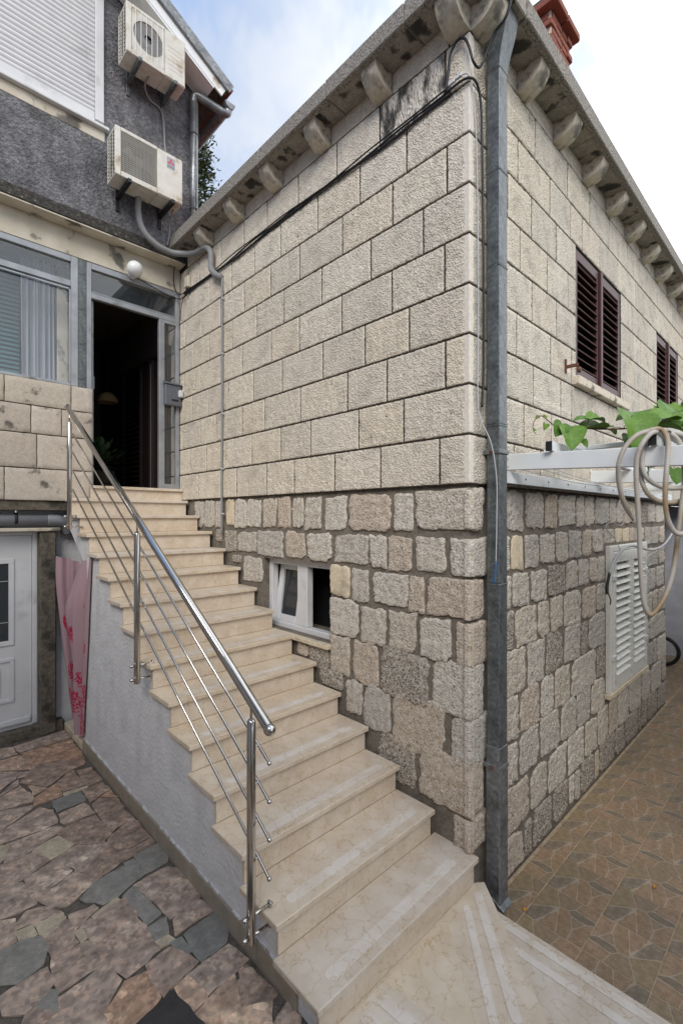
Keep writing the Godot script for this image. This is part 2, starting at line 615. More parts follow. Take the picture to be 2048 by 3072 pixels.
const PV := [["r", [-1.695, -3.773, -1.618, -3.754, -1.6, -3.563, -1.724, -3.555]],
	["r", [-1.597, -3.734, -1.179, -3.793, -1.156, -3.584, -1.567, -3.571]],
	["o", [-1.561, -3.538, -1.185, -3.538, -1.189, -3.08, -1.47, -3.238, -1.553, -3.246, -1.564, -3.402]],
	["r", [-1.729, -3.523, -1.585, -3.51, -1.558, -3.18, -1.754, -3.335]],
	["r", [-1.758, -3.305, -1.628, -3.184, -1.803, -2.973]],
	["d", [-1.545, -3.227, -1.472, -3.227, -1.211, -3.063, -1.212, -2.966, -1.325, -2.934, -1.523, -2.793, -1.669, -3.004, -1.568, -3.122]],
	["r", [-1.667, -3.097, -1.622, -3.174, -1.573, -3.138, -1.619, -3.083]],
	["r", [-1.807, -2.9, -1.682, -3.048, -1.683, -2.977, -1.815, -2.889]],
	["r", [-1.819, -2.856, -1.682, -2.945, -1.636, -2.717, -1.647, -2.654, -1.719, -2.661, -1.842, -2.684]],
	["r", [-1.623, -2.899, -1.542, -2.771, -1.619, -2.73]],
	["o", [-1.63, -2.674, -1.458, -2.791, -1.478, -2.575, -1.644, -2.58]],
	["d", [-1.436, -2.822, -1.323, -2.91, -1.303, -2.612, -1.452, -2.626]],
	["c", [-1.456, -2.605, -1.303, -2.587, -1.303, -2.564, -1.459, -2.563]],
	["b", [-1.546, -2.549, -1.357, -2.536, -1.365, -2.384, -1.548, -2.385]],
	["d", [-1.337, -2.555, -1.2, -2.555, -1.19, -2.424, -1.344, -2.345, -1.337, -2.449]],
	["o", [-1.257, -2.354, -1.186, -2.4, -1.187, -2.277]],
	["d", [-1.291, -2.879, -1.2, -2.86, -1.191, -2.587, -1.295, -2.574]],
	["d", [-1.335, -2.311, -1.286, -2.344, -1.191, -2.254, -1.188, -2.117, -1.342, -2.13]],
	["d", [-1.34, -2.112, -1.205, -2.09, -1.183, -1.944, -1.303, -1.911, -1.34, -2.023]],
	["r", [-1.549, -2.336, -1.383, -2.357, -1.362, -2.181, -1.552, -2.196]],
	["r", [-1.845, -2.662, -1.654, -2.581, -1.686, -2.551, -1.879, -2.412]],
	["r", [-1.87, -2.395, -1.633, -2.518, -1.567, -2.42, -1.581, -2.239, -1.67, -2.233, -1.901, -2.255]],
	["r", [-1.861, -2.217, -1.61, -2.221, -1.569, -2.166, -1.613, -2.12, -1.758, -2.051, -1.902, -2.05]],
	["c", [-1.758, -2.038, -1.614, -2.091, -1.56, -1.928, -1.697, -1.872]],
	["d", [-1.606, -2.113, -1.534, -2.163, -1.371, -2.149, -1.356, -2.024, -1.554, -1.929]],
	["d", [-1.545, -1.914, -1.357, -2.009, -1.308, -1.908, -1.413, -1.815]],
	["d", [-1.383, -1.828, -1.184, -1.93, -1.18, -1.661, -1.298, -1.643, -1.375, -1.684]],
	["d", [-1.298, -1.624, -1.181, -1.648, -1.18, -1.564, -1.312, -1.559]],
	["g", [-1.315, -1.549, -1.17, -1.555, -1.171, -1.411, -1.194, -1.358, -1.324, -1.359]],
	["d", [-1.37, -1.659, -1.304, -1.643, -1.318, -1.559, -1.374, -1.562]],
	["g", [-1.384, -1.534, -1.333, -1.528, -1.331, -1.355, -1.373, -1.35]],
	["r", [-1.672, -1.854, -1.547, -1.909, -1.395, -1.79, -1.508, -1.672, -1.588, -1.636]],
	["d", [-1.583, -1.613, -1.478, -1.693, -1.395, -1.77, -1.381, -1.562, -1.549, -1.508]],
	["r", [-1.931, -2.029, -1.763, -2.024, -1.71, -1.878, -1.839, -1.813, -1.913, -1.797, -1.963, -1.792]],
	["r", [-1.844, -1.801, -1.679, -1.848, -1.627, -1.684, -1.702, -1.648, -1.837, -1.57, -1.841, -1.655]],
	["c", [-1.935, -2.247, -1.869, -2.204, -1.9, -2.085, -1.959, -2.056]],
	["r", [-1.817, -1.57, -1.618, -1.651, -1.552, -1.498, -1.678, -1.436, -1.725, -1.413, -1.774, -1.461]],
	["g", [-1.65, -1.42, -1.556, -1.485, -1.397, -1.504, -1.379, -1.349, -1.502, -1.297, -1.574, -1.293, -1.632, -1.372]],
	["r", [-1.958, -1.828, -1.861, -1.778, -1.837, -1.68, -1.84, -1.553, -1.908, -1.551, -1.995, -1.561]],
	["c", [-1.64, -1.248, -1.51, -1.29, -1.505, -1.27, -1.638, -1.233]],
	["r", [-1.701, -1.227, -1.481, -1.258, -1.455, -0.825, -1.629, -0.784]],
	["g", [-1.473, -1.275, -1.404, -1.313, -1.369, -1.016, -1.452, -1.005]],
	["g", [-1.452, -0.983, -1.358, -0.978, -1.401, -0.879, -1.447, -0.882]],
	["c", [-1.45, -0.868, -1.405, -0.87, -1.388, -0.817, -1.446, -0.821]],
	["r", [-1.726, -1.344, -1.615, -1.317, -1.609, -1.292, -1.721, -1.228]],
	["r", [-1.942, -1.457, -1.879, -1.524, -1.791, -1.477, -1.744, -1.375, -1.864, -1.426, -1.945, -1.435]],
	["c", [-1.943, -1.424, -1.877, -1.408, -1.875, -1.33, -1.941, -1.339]],
	["c", [-1.867, -1.421, -1.758, -1.379, -1.746, -1.345, -1.85, -1.284, -1.862, -1.313]],
	["r", [-1.847, -1.274, -1.743, -1.328, -1.74, -1.134, -1.85, -1.131]],
	["c", [-1.733, -1.206, -1.71, -1.213, -1.703, -1.128, -1.726, -1.125]],
	["g", [-2.025, -1.34, -1.943, -1.337, -1.86, -1.302, -1.854, -1.216, -1.898, -1.13, -1.991, -1.094, -2.051, -1.144]],
	["r", [-1.996, -1.553, -1.943, -1.511, -1.957, -1.363, -2.023, -1.354]],
	["r", [-1.852, -1.122, -1.697, -1.114, -1.669, -0.932, -1.866, -0.922, -1.873, -1.007]],
	["r", [-2.06, -1.076, -1.992, -1.088, -1.885, -1.088, -1.876, -0.99, -1.955, -0.938, -1.997, -0.918, -2.056, -0.974]],
	["r", [-1.881, -0.892, -1.674, -0.918, -1.656, -0.786, -1.741, -0.702, -1.875, -0.749, -1.892, -0.811]],
	["o", [-1.641, -0.764, -1.547, -0.747, -1.555, -0.585, -1.687, -0.557, -1.753, -0.621, -1.74, -0.689]],
	["r", [-2, -0.903, -1.951, -0.921, -1.899, -0.83, -1.893, -0.755, -2.01, -0.867]],
	["g", [-1.956, -0.933, -1.904, -0.977, -1.871, -0.939, -1.896, -0.844]],
	["r", [-1.889, -0.752, -1.751, -0.694, -1.771, -0.604, -1.869, -0.677]],
	["r", [-1.397, -1.315, -1.211, -1.315, -1.163, -1.269, -1.168, -0.977, -1.343, -0.953]],
	["r", [-1.339, -0.933, -1.184, -0.967, -1.165, -0.847, -1.364, -0.841]],
	["b", [-1.336, -0.817, -1.17, -0.827, -1.167, -0.699, -1.205, -0.633, -1.344, -0.624]],
	["b", [-1.408, -0.807, -1.356, -0.804, -1.366, -0.703]],
	["r", [-1.539, -0.774, -1.414, -0.792, -1.364, -0.631, -1.541, -0.592]],
	["r", [-1.419, -0.603, -1.209, -0.609, -1.182, -0.483, -1.394, -0.457]],
	["r", [-1.498, -0.584, -1.426, -0.597, -1.404, -0.45, -1.474, -0.436]],
	["d", [-1.235, -0.463, -1.2, -0.455, -1.178, -0.243, -1.315, -0.31]],
	["r", [-1.469, -0.421, -1.268, -0.458, -1.394, -0.254, -1.474, -0.331]],
	["r", [-1.336, -0.336, -1.266, -0.42, -1.311, -0.317]],
	["r", [-1.349, -0.322, -1.208, -0.256, -1.292, -0.137, -1.398, -0.239]],
	["r", [-1.274, -0.149, -1.167, -0.184, -1.157, -0.106, -1.202, -0.051]],
	["k", [-1.677, -0.545, -1.504, -0.579, -1.475, -0.361, -1.618, -0.34]]]
const HOSE_A := [[0.365, 2.359, 0.737], [0.330, 2.405, 0.718], [0.272, 2.482, 0.704], [0.227, 2.583, 0.702], [0.209, 2.658, 0.713], [0.221, 2.726, 0.738], [0.257, 2.776, 0.773], [0.310, 2.800, 0.810], [0.375, 2.815, 0.844], [0.374, 2.784, 0.871], [0.347, 2.716, 0.887], [0.317, 2.589, 0.885], [0.300, 2.465, 0.884], [0.309, 2.366, 0.892], [0.344, 2.304, 0.911], [0.385, 2.291, 0.937], [0.433, 2.328, 0.970], [0.466, 2.429, 0.987], [0.484, 2.632, 0.977], [0.484, 2.771, 0.935], [0.457, 2.812, 0.881], [0.439, 2.813, 0.836], [0.422, 2.792, 0.806], [0.403, 2.735, 0.774], [0.393, 2.655, 0.765], [0.394, 2.589, 0.779], [0.417, 2.553, 0.802], [0.443, 2.528, 0.841], [0.479, 2.520, 0.888], [0.509, 2.534, 0.931], [0.541, 2.599, 0.962], [0.537, 2.716, 0.958], [0.482, 2.785, 0.920], [0.424, 2.799, 0.877]]
const HOSE_B := [[0.400, 2.791, 0.882], [0.427, 2.761, 0.908], [0.470, 2.700, 0.922], [0.502, 2.560, 0.924], [0.503, 2.431, 0.912], [0.490, 2.274, 0.899], [0.475, 2.112, 0.884], [0.450, 1.994, 0.861], [0.406, 1.912, 0.832], [0.375, 1.878, 0.803], [0.343, 1.939, 0.785], [0.321, 2.083, 0.778], [0.303, 2.276, 0.775], [0.285, 2.436, 0.772], [0.268, 2.594, 0.769], [0.262, 2.682, 0.777], [0.273, 2.749, 0.802], [0.345, 2.799, 0.829], [0.500, 2.791, 0.840], [0.546, 2.702, 0.842], [0.485, 2.647, 0.798], [0.430, 2.646, 0.759], [0.413, 2.578, 0.756], [0.422, 2.504, 0.778], [0.448, 2.461, 0.817], [0.496, 2.448, 0.863], [0.543, 2.461, 0.909], [0.594, 2.511, 0.943]]
const STEM := [[0.376, 2.868, 0.222], [0.362, 2.900, 0.209], [0.367, 2.944, 0.213], [0.397, 2.979, 0.242], [0.427, 2.951, 0.270], [0.452, 2.925, 0.294], [0.501, 2.911, 0.328], [0.562, 2.906, 0.373], [0.628, 2.909, 0.422], [0.682, 2.904, 0.488], [0.752, 2.902, 0.582], [0.798, 2.909, 0.654], [0.833, 2.904, 0.743], [0.909, 2.895, 0.816], [1.001, 2.911, 0.876]]
const LEAVES := [[0.477, 2.900, 0.319, 0.0953, -0.634, -0.764, -0.115, -0.627, 0.423, 0.654, 1],
	[0.504, 2.849, 0.372, 0.1451, -0.417, -0.862, 0.289, -0.599, 0.500, 0.625, 0],
	[0.653, 2.911, 0.432, 0.1547, -0.774, -0.025, -0.633, -0.214, 0.951, 0.223, 0],
	[0.635, 2.973, 0.387, 0.0876, -0.618, 0.064, -0.784, -0.293, 0.906, 0.305, 1],
	[0.700, 2.970, 0.450, 0.1038, 0.795, 0.066, 0.603, -0.346, 0.866, 0.361, 0],
	[0.597, 2.869, 0.683, 0.1902, -0.361, -0.902, 0.237, -0.627, 0.423, 0.654, 0],
	[0.773, 2.994, 0.630, 0.1892, 0.785, 0.503, -0.362, -0.367, 0.848, 0.382, 1],
	[0.749, 2.940, 0.774, 0.1509, -0.772, -0.044, -0.635, -0.346, 0.866, 0.361, 0],
	[0.920, 2.998, 0.798, 0.1628, 0.938, 0.327, 0.114, -0.346, 0.866, 0.361, 1],
	[0.867, 2.894, 0.803, 0.1358, 0.289, -0.174, 0.941, -0.237, 0.940, 0.247, 1],
	[0.855, 2.827, 0.598, 0.1233, -0.712, -0.692, 0.122, -0.530, 0.643, 0.553, 1],
	[0.917, 2.622, 0.809, 0.1061, -0.540, -0.801, 0.259, -0.567, 0.574, 0.591, 1],
	[0.759, 2.900, 0.866, 0.0944, 0.582, -0.146, 0.800, -0.445, 0.766, 0.464, 0],
	[0.415, 2.916, 0.259, 0.0381, -0.481, -0.876, -0.020, -0.650, 0.342, 0.678, 2],
	[0.525, 2.920, 0.337, 0.0448, 0.599, 0.798, -0.064, -0.599, 0.500, 0.625, 2],
	[0.381, 2.970, 0.226, 0.0216, -0.713, -0.582, -0.391, -0.650, 0.342, 0.678, 2],
	[0.414, 2.971, 0.258, 0.0254, 0.722, 0.000, 0.692, -0.599, 0.500, 0.625, 2],
	[0.367, 2.894, 0.213, 0.0216, -0.688, -0.721, -0.084, -0.599, 0.500, 0.625, 2],
	[0.574, 2.817, 0.412, 0.0699, -0.301, -0.390, 0.870, -0.293, 0.906, 0.305, 1],
	[1.150, 3.004, 0.825, 0.1711, 0.860, 0.139, 0.492, -0.346, 0.866, 0.361, 0],
	[1.135, 2.916, 0.881, 0.1811, -0.272, -0.747, 0.607, -0.530, 0.643, 0.553, 1],
	[1.297, 3.067, 0.828, 0.1634, 0.599, 0.500, -0.625, -0.346, 0.866, 0.361, 0],
	[0.979, 3.004, 0.661, 0.0987, -0.088, 0.478, -0.874, -0.445, 0.766, 0.464, 2],
	[0.909, 2.878, 0.705, 0.0896, -0.092, -0.484, 0.870, -0.397, 0.819, 0.414, 1],
	[0.842, 2.980, 0.558, 0.0850, -0.860, -0.139, -0.492, -0.346, 0.866, 0.361, 2],
	[0.950, 2.833, 0.634, 0.1053, -0.805, -0.472, 0.359, -0.346, 0.866, 0.361, 1],
	[0.732, 2.927, 0.508, 0.0580, 0.912, 0.404, 0.074, -0.397, 0.819, 0.414, 2],
	[0.751, 2.895, 0.526, 0.0516, -0.320, -0.620, 0.716, -0.445, 0.766, 0.464, 1],
	[1.079, 3.055, 0.729, 0.1126, 0.301, 0.390, -0.870, -0.293, 0.906, 0.305, 2],
	[0.991, 2.963, 0.811, 0.1271, -0.867, -0.456, -0.200, -0.489, 0.707, 0.510, 1],
	[0.985, 2.871, 0.833, 0.1199, 0.112, -0.404, 0.908, -0.397, 0.819, 0.414, 0],
	[1.081, 3.049, 0.690, 0.0803, 0.712, 0.692, -0.122, -0.530, 0.643, 0.553, 0],
	[1.138, 2.841, 0.745, 0.1004, -0.417, -0.862, 0.289, -0.599, 0.500, 0.625, 1]]
const SHEET_BACK := [[[-1.257, 2.000, -3.740], [-1.255, 1.715, -3.740], [-1.206, 1.213, -3.740], [-1.156, 0.759, -3.740], [-1.115, 0.402, -3.740]], [[-1.091, 1.944, -3.600], [-1.076, 1.602, -3.600], [-1.066, 1.159, -3.600], [-1.061, 0.716, -3.600], [-1.056, 0.361, -3.600]]]
const SHEET_FRONT := [[[-1.125, 1.925, -3.450], [-1.187, 1.739, -3.450], [-1.246, 1.522, -3.450], [-1.213, 1.267, -3.450], [-1.173, 0.942, -3.450], [-1.160, 0.674, -3.450], [-1.139, 0.359, -3.450]], [[-1.166, 2.033, -2.939], [-1.166, 1.836, -2.962], [-1.166, 1.587, -2.997], [-1.166, 1.285, -3.036], [-1.166, 0.977, -3.085], [-1.166, 0.715, -3.129], [-1.166, 0.422, -3.163]]]

func marble_field(size: int, freq: float, seed_: int, warp: float) -> PackedByteArray:
	var f := FastNoiseLite.new()
	f.noise_type = FastNoiseLite.TYPE_SIMPLEX_SMOOTH
	f.frequency = freq
	f.seed = seed_
	f.fractal_type = FastNoiseLite.FRACTAL_RIDGED
	f.fractal_octaves = 3
	f.fractal_gain = 0.45
	f.domain_warp_enabled = true
	f.domain_warp_amplitude = warp
	f.domain_warp_frequency = freq * 1.2
	var im := f.get_seamless_image(size, size, false, false, 0.15, true)
	im.convert(Image.FORMAT_L8)
	return im.get_data()

func tile_print() -> ImageTexture:
	# the print of one glazed tile: broken slate pieces in browns, rust and grey with pale joints
	var n := 320
	var r := RandomNumberGenerator.new()
	r.seed = 5
	var seeds := []
	var cols := []
	var pal := [rgb(124, 108, 86), rgb(132, 110, 84), rgb(116, 105, 89), rgb(136, 113, 89), rgb(114, 103, 87), rgb(128, 108, 90), rgb(108, 97, 81), rgb(128, 112, 86)]
	for j in 3:
		for i in 2:
			seeds.append(Vector2((i + r.randf_range(0.1, 0.9)) / 2.0, (j + r.randf_range(0.1, 0.9)) / 3.0) * n)
			cols.append(pal[r.randi() % 8])
	for k in 3:
		seeds.append(Vector2(r.randf(), r.randf()) * n)
		cols.append(pal[r.randi() % 8])
	var a := field(n, FastNoiseLite.TYPE_SIMPLEX_SMOOTH, 0.02, 31, 5)
	var b := field(n, FastNoiseLite.TYPE_SIMPLEX_SMOOTH, 0.09, 32, 3)
	var im := Image.create(n, n, false, Image.FORMAT_RGB8)
	for y in n:
		for x in n:
			var w := (a[y * n + x] - 128) * 0.02
			var p := Vector2(x + w, y - w)
			var d1 := 1e9
			var d2 := 1e9
			var best := 0
			for k in seeds.size():
				var v: Vector2 = p - seeds[k]
				var d := sqrt(pow(v.x * 0.75 + v.y * 0.4, 2) + pow(v.y * 0.95 - v.x * 0.3, 2))
				if d < d1:
					d2 = d1
					d1 = d
					best = k
				elif d < d2:
					d2 = d
			var c: Color = cols[best].lerp(rgb(124, 108, 86), 0.1)
			var t := (a[y * n + x] / 255.0 - 0.5) * 0.3 + (b[y * n + x] / 255.0 - 0.5) * 0.25
			c = c.lightened(t * 0.6) if t > 0 else c.darkened(-t * 0.8)
			if d2 - d1 < 4.0:
				c = c.lerp(rgb(158, 146, 130), 0.75)
			im.set_pixel(x, y, c)
	return ImageTexture.create_from_image(im)

func cloth_print() -> ImageTexture:
	# plastic sheet: dusty pink with carmine line flowers, thickest near the hem
	var w := 256
	var h := 640
	var im := Image.create(w, h, false, Image.FORMAT_RGB8)
	im.fill(rgb(168, 140, 146))
	var red := rgb(172, 26, 66)
	var spots := [Vector3(70, 590, 46), Vector3(180, 560, 52), Vector3(110, 500, 40), Vector3(205, 465, 38), Vector3(60, 440, 34), Vector3(150, 420, 30), Vector3(95, 330, 26), Vector3(190, 310, 24), Vector3(50, 250, 20), Vector3(170, 180, 16), Vector3(230, 610, 40), Vector3(20, 540, 36)]
	for s: Vector3 in spots:
		for ring in 5:
			var rr := s.z * (0.3 + 0.17 * ring)
			var steps := int(rr * 16)
			for k in steps:
				var a := TAU * k / steps
				var rad := rr * (1.0 + 0.18 * sin(a * (5 + ring) + ring * 1.3))
				var q := Vector2(s.x + cos(a) * rad * 0.8, s.y + sin(a) * rad)
				if ring == 0 or fmod(a * 3.1 + ring, 1.7) < 1.1:
					im.fill_rect(Rect2i(int(q.x), int(q.y), 3, 3), red)
		var stem := int(s.z * 1.6)
		for k in stem:
			im.fill_rect(Rect2i(int(s.x + sin(k * 0.06) * 7), int(s.y + s.z + k), 3, 2), red)
	return ImageTexture.create_from_image(im)

func sky_image() -> Image:
	var w := 1024
	var h := 512
	var f := FastNoiseLite.new()
	f.noise_type = FastNoiseLite.TYPE_SIMPLEX_SMOOTH
	f.frequency = 0.006
	f.fractal_octaves = 6
	f.fractal_gain = 0.52
	f.seed = 12
	f.domain_warp_enabled = true
	f.domain_warp_amplitude = 50
	f.domain_warp_frequency = 0.006
	var ni := f.get_seamless_image(w, h, false, false, 0.2, true)
	ni.convert(Image.FORMAT_L8)
	var nd := ni.get_data()
	var data := PackedFloat32Array()
	data.resize(w * h * 3)
	for j in h:
		var el := (0.5 - (j + 0.5) / h) * PI
		var se := sin(el)
		var ce := cos(el)
		for i in w:
			var az := (i + 0.5) / w * TAU
			var veil := clampf(0.5 + 0.62 * (sin(az) * 0.86 - cos(az) * 0.5) * (0.45 + 0.55 * ce), 0.0, 1.0)
			var n := nd[j * w + i] / 255.0
			var cl := clampf((n * 0.75 - 0.62 + 0.90 * veil) / 0.5, 0.0, 1.0)
			cl = cl * cl * (3 - 2 * cl)
			var t := pow(clampf(se, 0.0, 1.0), 0.5)
			var r := lerpf(0.34, 0.17, t)
			var g := lerpf(0.42, 0.28, t)
			var b := lerpf(0.57, 0.50, t)
			var v := 0.38 + 0.26 * veil + 0.42 * smoothstep(0.5, 0.95, veil) + (n - 0.5) * 0.12
			r = lerpf(r, v * 0.95, cl)
			g = lerpf(g, v * 0.985, cl)
			b = lerpf(b, v * 1.035, cl)
			if se < 0.0:
				r = 0.16
				g = 0.15
				b = 0.14
			var k := (j * w + i) * 3
			data[k] = r
			data[k + 1] = g
			data[k + 2] = b
	return Image.create_from_data(w, h, false, Image.FORMAT_RGBF, data.to_byte_array())

func make_materials() -> void:
	var SI := FastNoiseLite.TYPE_SIMPLEX_SMOOTH
	var CE := FastNoiseLite.TYPE_CELLULAR
	var n := 512
	var soft := field(n, SI, 0.008, 1, 5)
	var mid := field(n, SI, 0.03, 2, 4)
	var fine := field(n, SI, 0.11, 3, 3)
	var cells := field(n, CE, 0.045, 4, 1, 1)
	var pit := field(n, CE, 0.085, 5, 2, 1)
	var chis := field(n, SI, 0.075, 6, 2)
	var stain := field(n, SI, 0.006, 7, 6)
	var one := ramp([[0.0, 1.0], [1.0, 1.0]])

	# dressed limestone
	var h_ash := blend(n, [[pit, ramp([[0.0, 0.1], [0.35, 0.55], [0.7, 1.0], [1.0, 1.0]])], [fine, ramp([[0.0, 0.35], [0.4, 0.9], [1.0, 1.0]])]])
	var t_ash := blend(n, [[mid, ramp([[0.0, rgb(216, 207, 193)], [0.5, rgb(229, 222, 210)], [1.0, rgb(241, 236, 227)]])], [fine, ramp([[0.0, 0.84], [0.3, 0.96], [1.0, 1.0]])], [stain, ramp([[0.0, 0.88], [0.5, 0.99], [1.0, 1.0]])]])
	for i in 5:
		var tn: Color = [rgb(255, 250, 242), rgb(249, 244, 236), rgb(255, 249, 239), rgb(244, 239, 231), rgb(253, 246, 234)][i]
		M["ash%d" % i] = surf(t_ash, 0.62, 0.9, h_ash, 0.8, tn, Vector3(i * 0.21, i * 0.37, i * 0.13))
	# the lane side is bleached and peppered with black lichen
	var speck := field(n, SI, 0.06, 11, 5)
	var t_ashb := blend(n, [[mid, ramp([[0.0, rgb(216, 207, 193)], [0.5, rgb(229, 222, 210)], [1.0, rgb(241, 236, 227)]])], [speck, ramp([[0.0, 0.25], [0.17, 0.45], [0.28, 0.97], [1.0, 1.0]])], [stain, ramp([[0.0, 0.84], [0.45, 1.0], [1.0, 1.0]])]])
	for i in 4:
		var tn: Color = [rgb(255, 251, 244), rgb(247, 243, 236), rgb(255, 249, 239), rgb(242, 239, 233)][i]
		M["ashb%d" % i] = surf(t_ashb, 0.5, 0.9, h_ash, 1.2, tn, Vector3(i * 0.31, i * 0.17, i * 0.23))
	M.draft = surf(blend(n, [[mid, ramp([[0.0, rgb(216, 206, 190)], [1.0, rgb(234, 226, 213)]])], [fine, ramp([[0.0, 0.86], [0.5, 1.0], [1.0, 1.0]])]]), 0.5, 0.85, h_ash, 0.08)
	# rubble
	var h_rub := blend(n, [[chis, ramp([[0.0, 0.0], [1.0, 1.0]])], [cells, ramp([[0.0, 1.0], [1.0, 0.5]])]])
	var t_rub := blend(n, [[mid, ramp([[0.0, rgb(172, 160, 144)], [0.35, rgb(208, 200, 188)], [1.0, rgb(234, 229, 220)]])], [speck, ramp([[0.0, 0.5], [0.18, 0.66], [0.30, 0.98], [1.0, 1.0]])], [fine, ramp([[0.0, 0.84], [0.4, 0.98], [1.0, 1.0]])]])
	var tints := [rgb(240, 238, 235), rgb(246, 242, 236), rgb(230, 229, 228), rgb(242, 236, 228), rgb(235, 233, 230), rgb(250, 248, 244)]
	for i in 6:
		M["rub%d" % i] = surf(t_rub, 0.7, 0.92, h_rub, 0.9, tints[i], Vector3(i * 0.27, i * 0.43, i * 0.19))
	M.rub_dark = surf(blend(n, [[mid, ramp([[0.0, rgb(138, 127, 113)], [0.5, rgb(184, 174, 160)], [1.0, rgb(212, 204, 191)]])], [speck, ramp([[0.0, 0.3], [0.28, 0.5], [0.42, 0.98], [1.0, 1.0]])]]), 0.6, 0.92, h_rub, 0.9)
	M.rub_pink = surf(t_rub, 0.7, 0.92, h_rub, 0.9, rgb(240, 230, 220), Vector3(0.6, 0.2, 0.4))
	M.rub_smooth = surf(blend(n, [[mid, ramp([[0.0, rgb(196, 178, 148)], [1.0, rgb(226, 214, 190)]])], [stain, ramp([[0.0, 0.8], [0.5, 1.0], [1.0, 1.0]])]]), 0.5, 0.85, h_rub, 0.08)
	var t_mor := blend(n, [[mid, ramp([[0.0, rgb(106, 98, 87)], [0.5, rgb(124, 115, 103)], [1.0, rgb(140, 131, 119)]])], [fine, ramp([[0.0, 0.75], [0.5, 1.0], [1.0, 1.0]])], [stain, ramp([[0.0, 0.78], [0.5, 1.0], [1.0, 1.0]])]])
	M.mortar = surf(t_mor, 0.5, 0.95, h_rub, 0.12)
	M.joint = surf(t_mor, 0.4, 0.95, h_rub, 0.2, rgb(138, 134, 128))
	M.ash_soot = surf(blend(n, [[mid, ramp([[0.0, rgb(208, 197, 180)], [1.0, rgb(232, 223, 209)]])], [field(n, SI, 0.009, 15, 6), ramp([[0.0, 0.16], [0.24, 0.3], [0.42, 0.85], [0.5, 1.0], [1.0, 1.0]])]]), 0.62, 0.9, h_ash, 1.7)
	M.ash_soot.uv1_scale = Vector3(1.6, 0.55, 1.6)
	# weathered cornice stone: soot and algae in patches with hard outlines
	var t_cor := blend(n, [[mid, ramp([[0.0, rgb(156, 147, 134)], [1.0, rgb(190, 182, 168)]])], [stain, ramp([[0.0, 0.30], [0.26, 0.42], [0.34, 0.62], [0.40, 0.92], [1.0, 1.0]])], [fine, ramp([[0.0, 0.6], [0.4, 0.95], [1.0, 1.0]])]])
	M.cornice = surf(t_cor, 0.9, 0.92, h_rub, 0.3)
	M.cornice_lip = surf(blend(n, [[mid, ramp([[0.0, rgb(128, 121, 112)], [1.0, rgb(172, 165, 154)]])], [speck, ramp([[0.0, 0.45], [0.3, 0.7], [0.45, 1.0], [1.0, 1.0]])]]), 0.5, 0.92, h_rub, 0.35)
	M.corbel = surf(blend(n, [[mid, ramp([[0.0, rgb(194, 182, 160)], [1.0, rgb(220, 210, 192)]])], [stain, ramp([[0.0, 0.5], [0.22, 0.6], [0.38, 1.0], [1.0, 1.0]])]]), 0.6, 0.88, h_rub, 0.12)
	# cream marble
	# veins follow the level lines of two slow fields
	var v1 := field(n, SI, 0.012, 21, 6)
	var v2 := field(n, SI, 0.024, 22, 5)
	var t_mar := blend(n, [[soft, ramp([[0.0, rgb(206, 193, 175)], [0.5, rgb(215, 205, 190)], [1.0, rgb(224, 216, 204)]])], [v1, ramp([[0.0, 1.0], [0.45, 1.0], [0.488, Color(0.975, 0.955, 0.925)], [0.5, Color(0.86, 0.79, 0.70)], [0.512, Color(0.98, 0.965, 0.94)], [0.55, 1.0], [1.0, 1.0]])], [v2, ramp([[0.0, 1.0], [0.57, 1.0], [0.598, Color(0.95, 0.93, 0.905)], [0.61, 1.0], [1.0, 1.0]])]])
	for i in 4:
		M["marble%d" % i] = surf(t_mar, 0.9, 0.32, null, 0, [rgb(255, 253, 250), rgb(252, 246, 238), rgb(248, 244, 240), rgb(255, 248, 236)][i], Vector3(i * 0.23, i * 0.31, i * 0.17))
	M.riser = surf(t_mar, 0.8, 0.42, null, 0, rgb(252, 246, 238), Vector3(0.5, 0.1, 0.3))
	for i in 4:
		M["grip%d" % i] = M["marble%d" % i].duplicate()
		M["grip%d" % i].roughness = 0.62
		M["grip%d" % i].albedo_color = Color(1.02, 1.02, 1.03)
	# red breccia, grey slates
	var cv := field(n, CE, 0.022, 41, 1, 0)
	var ce2 := field(n, CE, 0.022, 41, 1, 4)
	var cv3 := field(n, CE, 0.06, 42, 1, 0)
	var t_bre := blend(n, [[cv, ramp([[0.0, rgb(188, 177, 168)], [0.25, rgb(198, 184, 174)], [0.5, rgb(192, 180, 170)], [0.65, rgb(206, 192, 179)], [0.8, rgb(196, 178, 166)], [0.9, rgb(222, 210, 196)], [0.96, rgb(236, 226, 212)], [1.0, rgb(190, 182, 174)]])], [cv3, ramp([[0.0, Color(0.84, 0.81, 0.80)], [0.5, Color(0.94, 0.92, 0.91)], [1.0, Color(1.08, 1.03, 1.0)]])], [soft, ramp([[0.0, Color(0.74, 0.74, 0.74)], [0.5, Color(0.97, 0.96, 0.95)], [1.0, 1.05]])]])
	for i in 4:
		M["bre%d" % i] = surf(t_bre, 0.55, 0.6, h_rub, 0.1, [Color(1.0, 0.985, 0.95), Color(0.97, 0.96, 0.935), Color(1.03, 0.985, 0.92), Color(0.95, 0.93, 0.905)][i], Vector3(i * 0.29, 0, i * 0.41))
	M.bre_dark = surf(t_bre, 0.5, 0.55, h_rub, 0.1, rgb(222, 215, 206), Vector3(0.7, 0, 0.2))
	M.bre_warm = surf(t_bre, 0.46, 0.6, h_rub, 0.1, rgb(250, 230, 208), Vector3(0.1, 0, 0.8))
	var t_sla := blend(n, [[soft, ramp([[0.0, rgb(142, 138, 129)], [0.5, rgb(160, 155, 145)], [1.0, rgb(176, 169, 158)]])], [mid, ramp([[0.0, 0.84], [1.0, 1.0]])], [fine, ramp([[0.0, 0.84], [0.5, 1.0], [1.0, 1.0]])]])
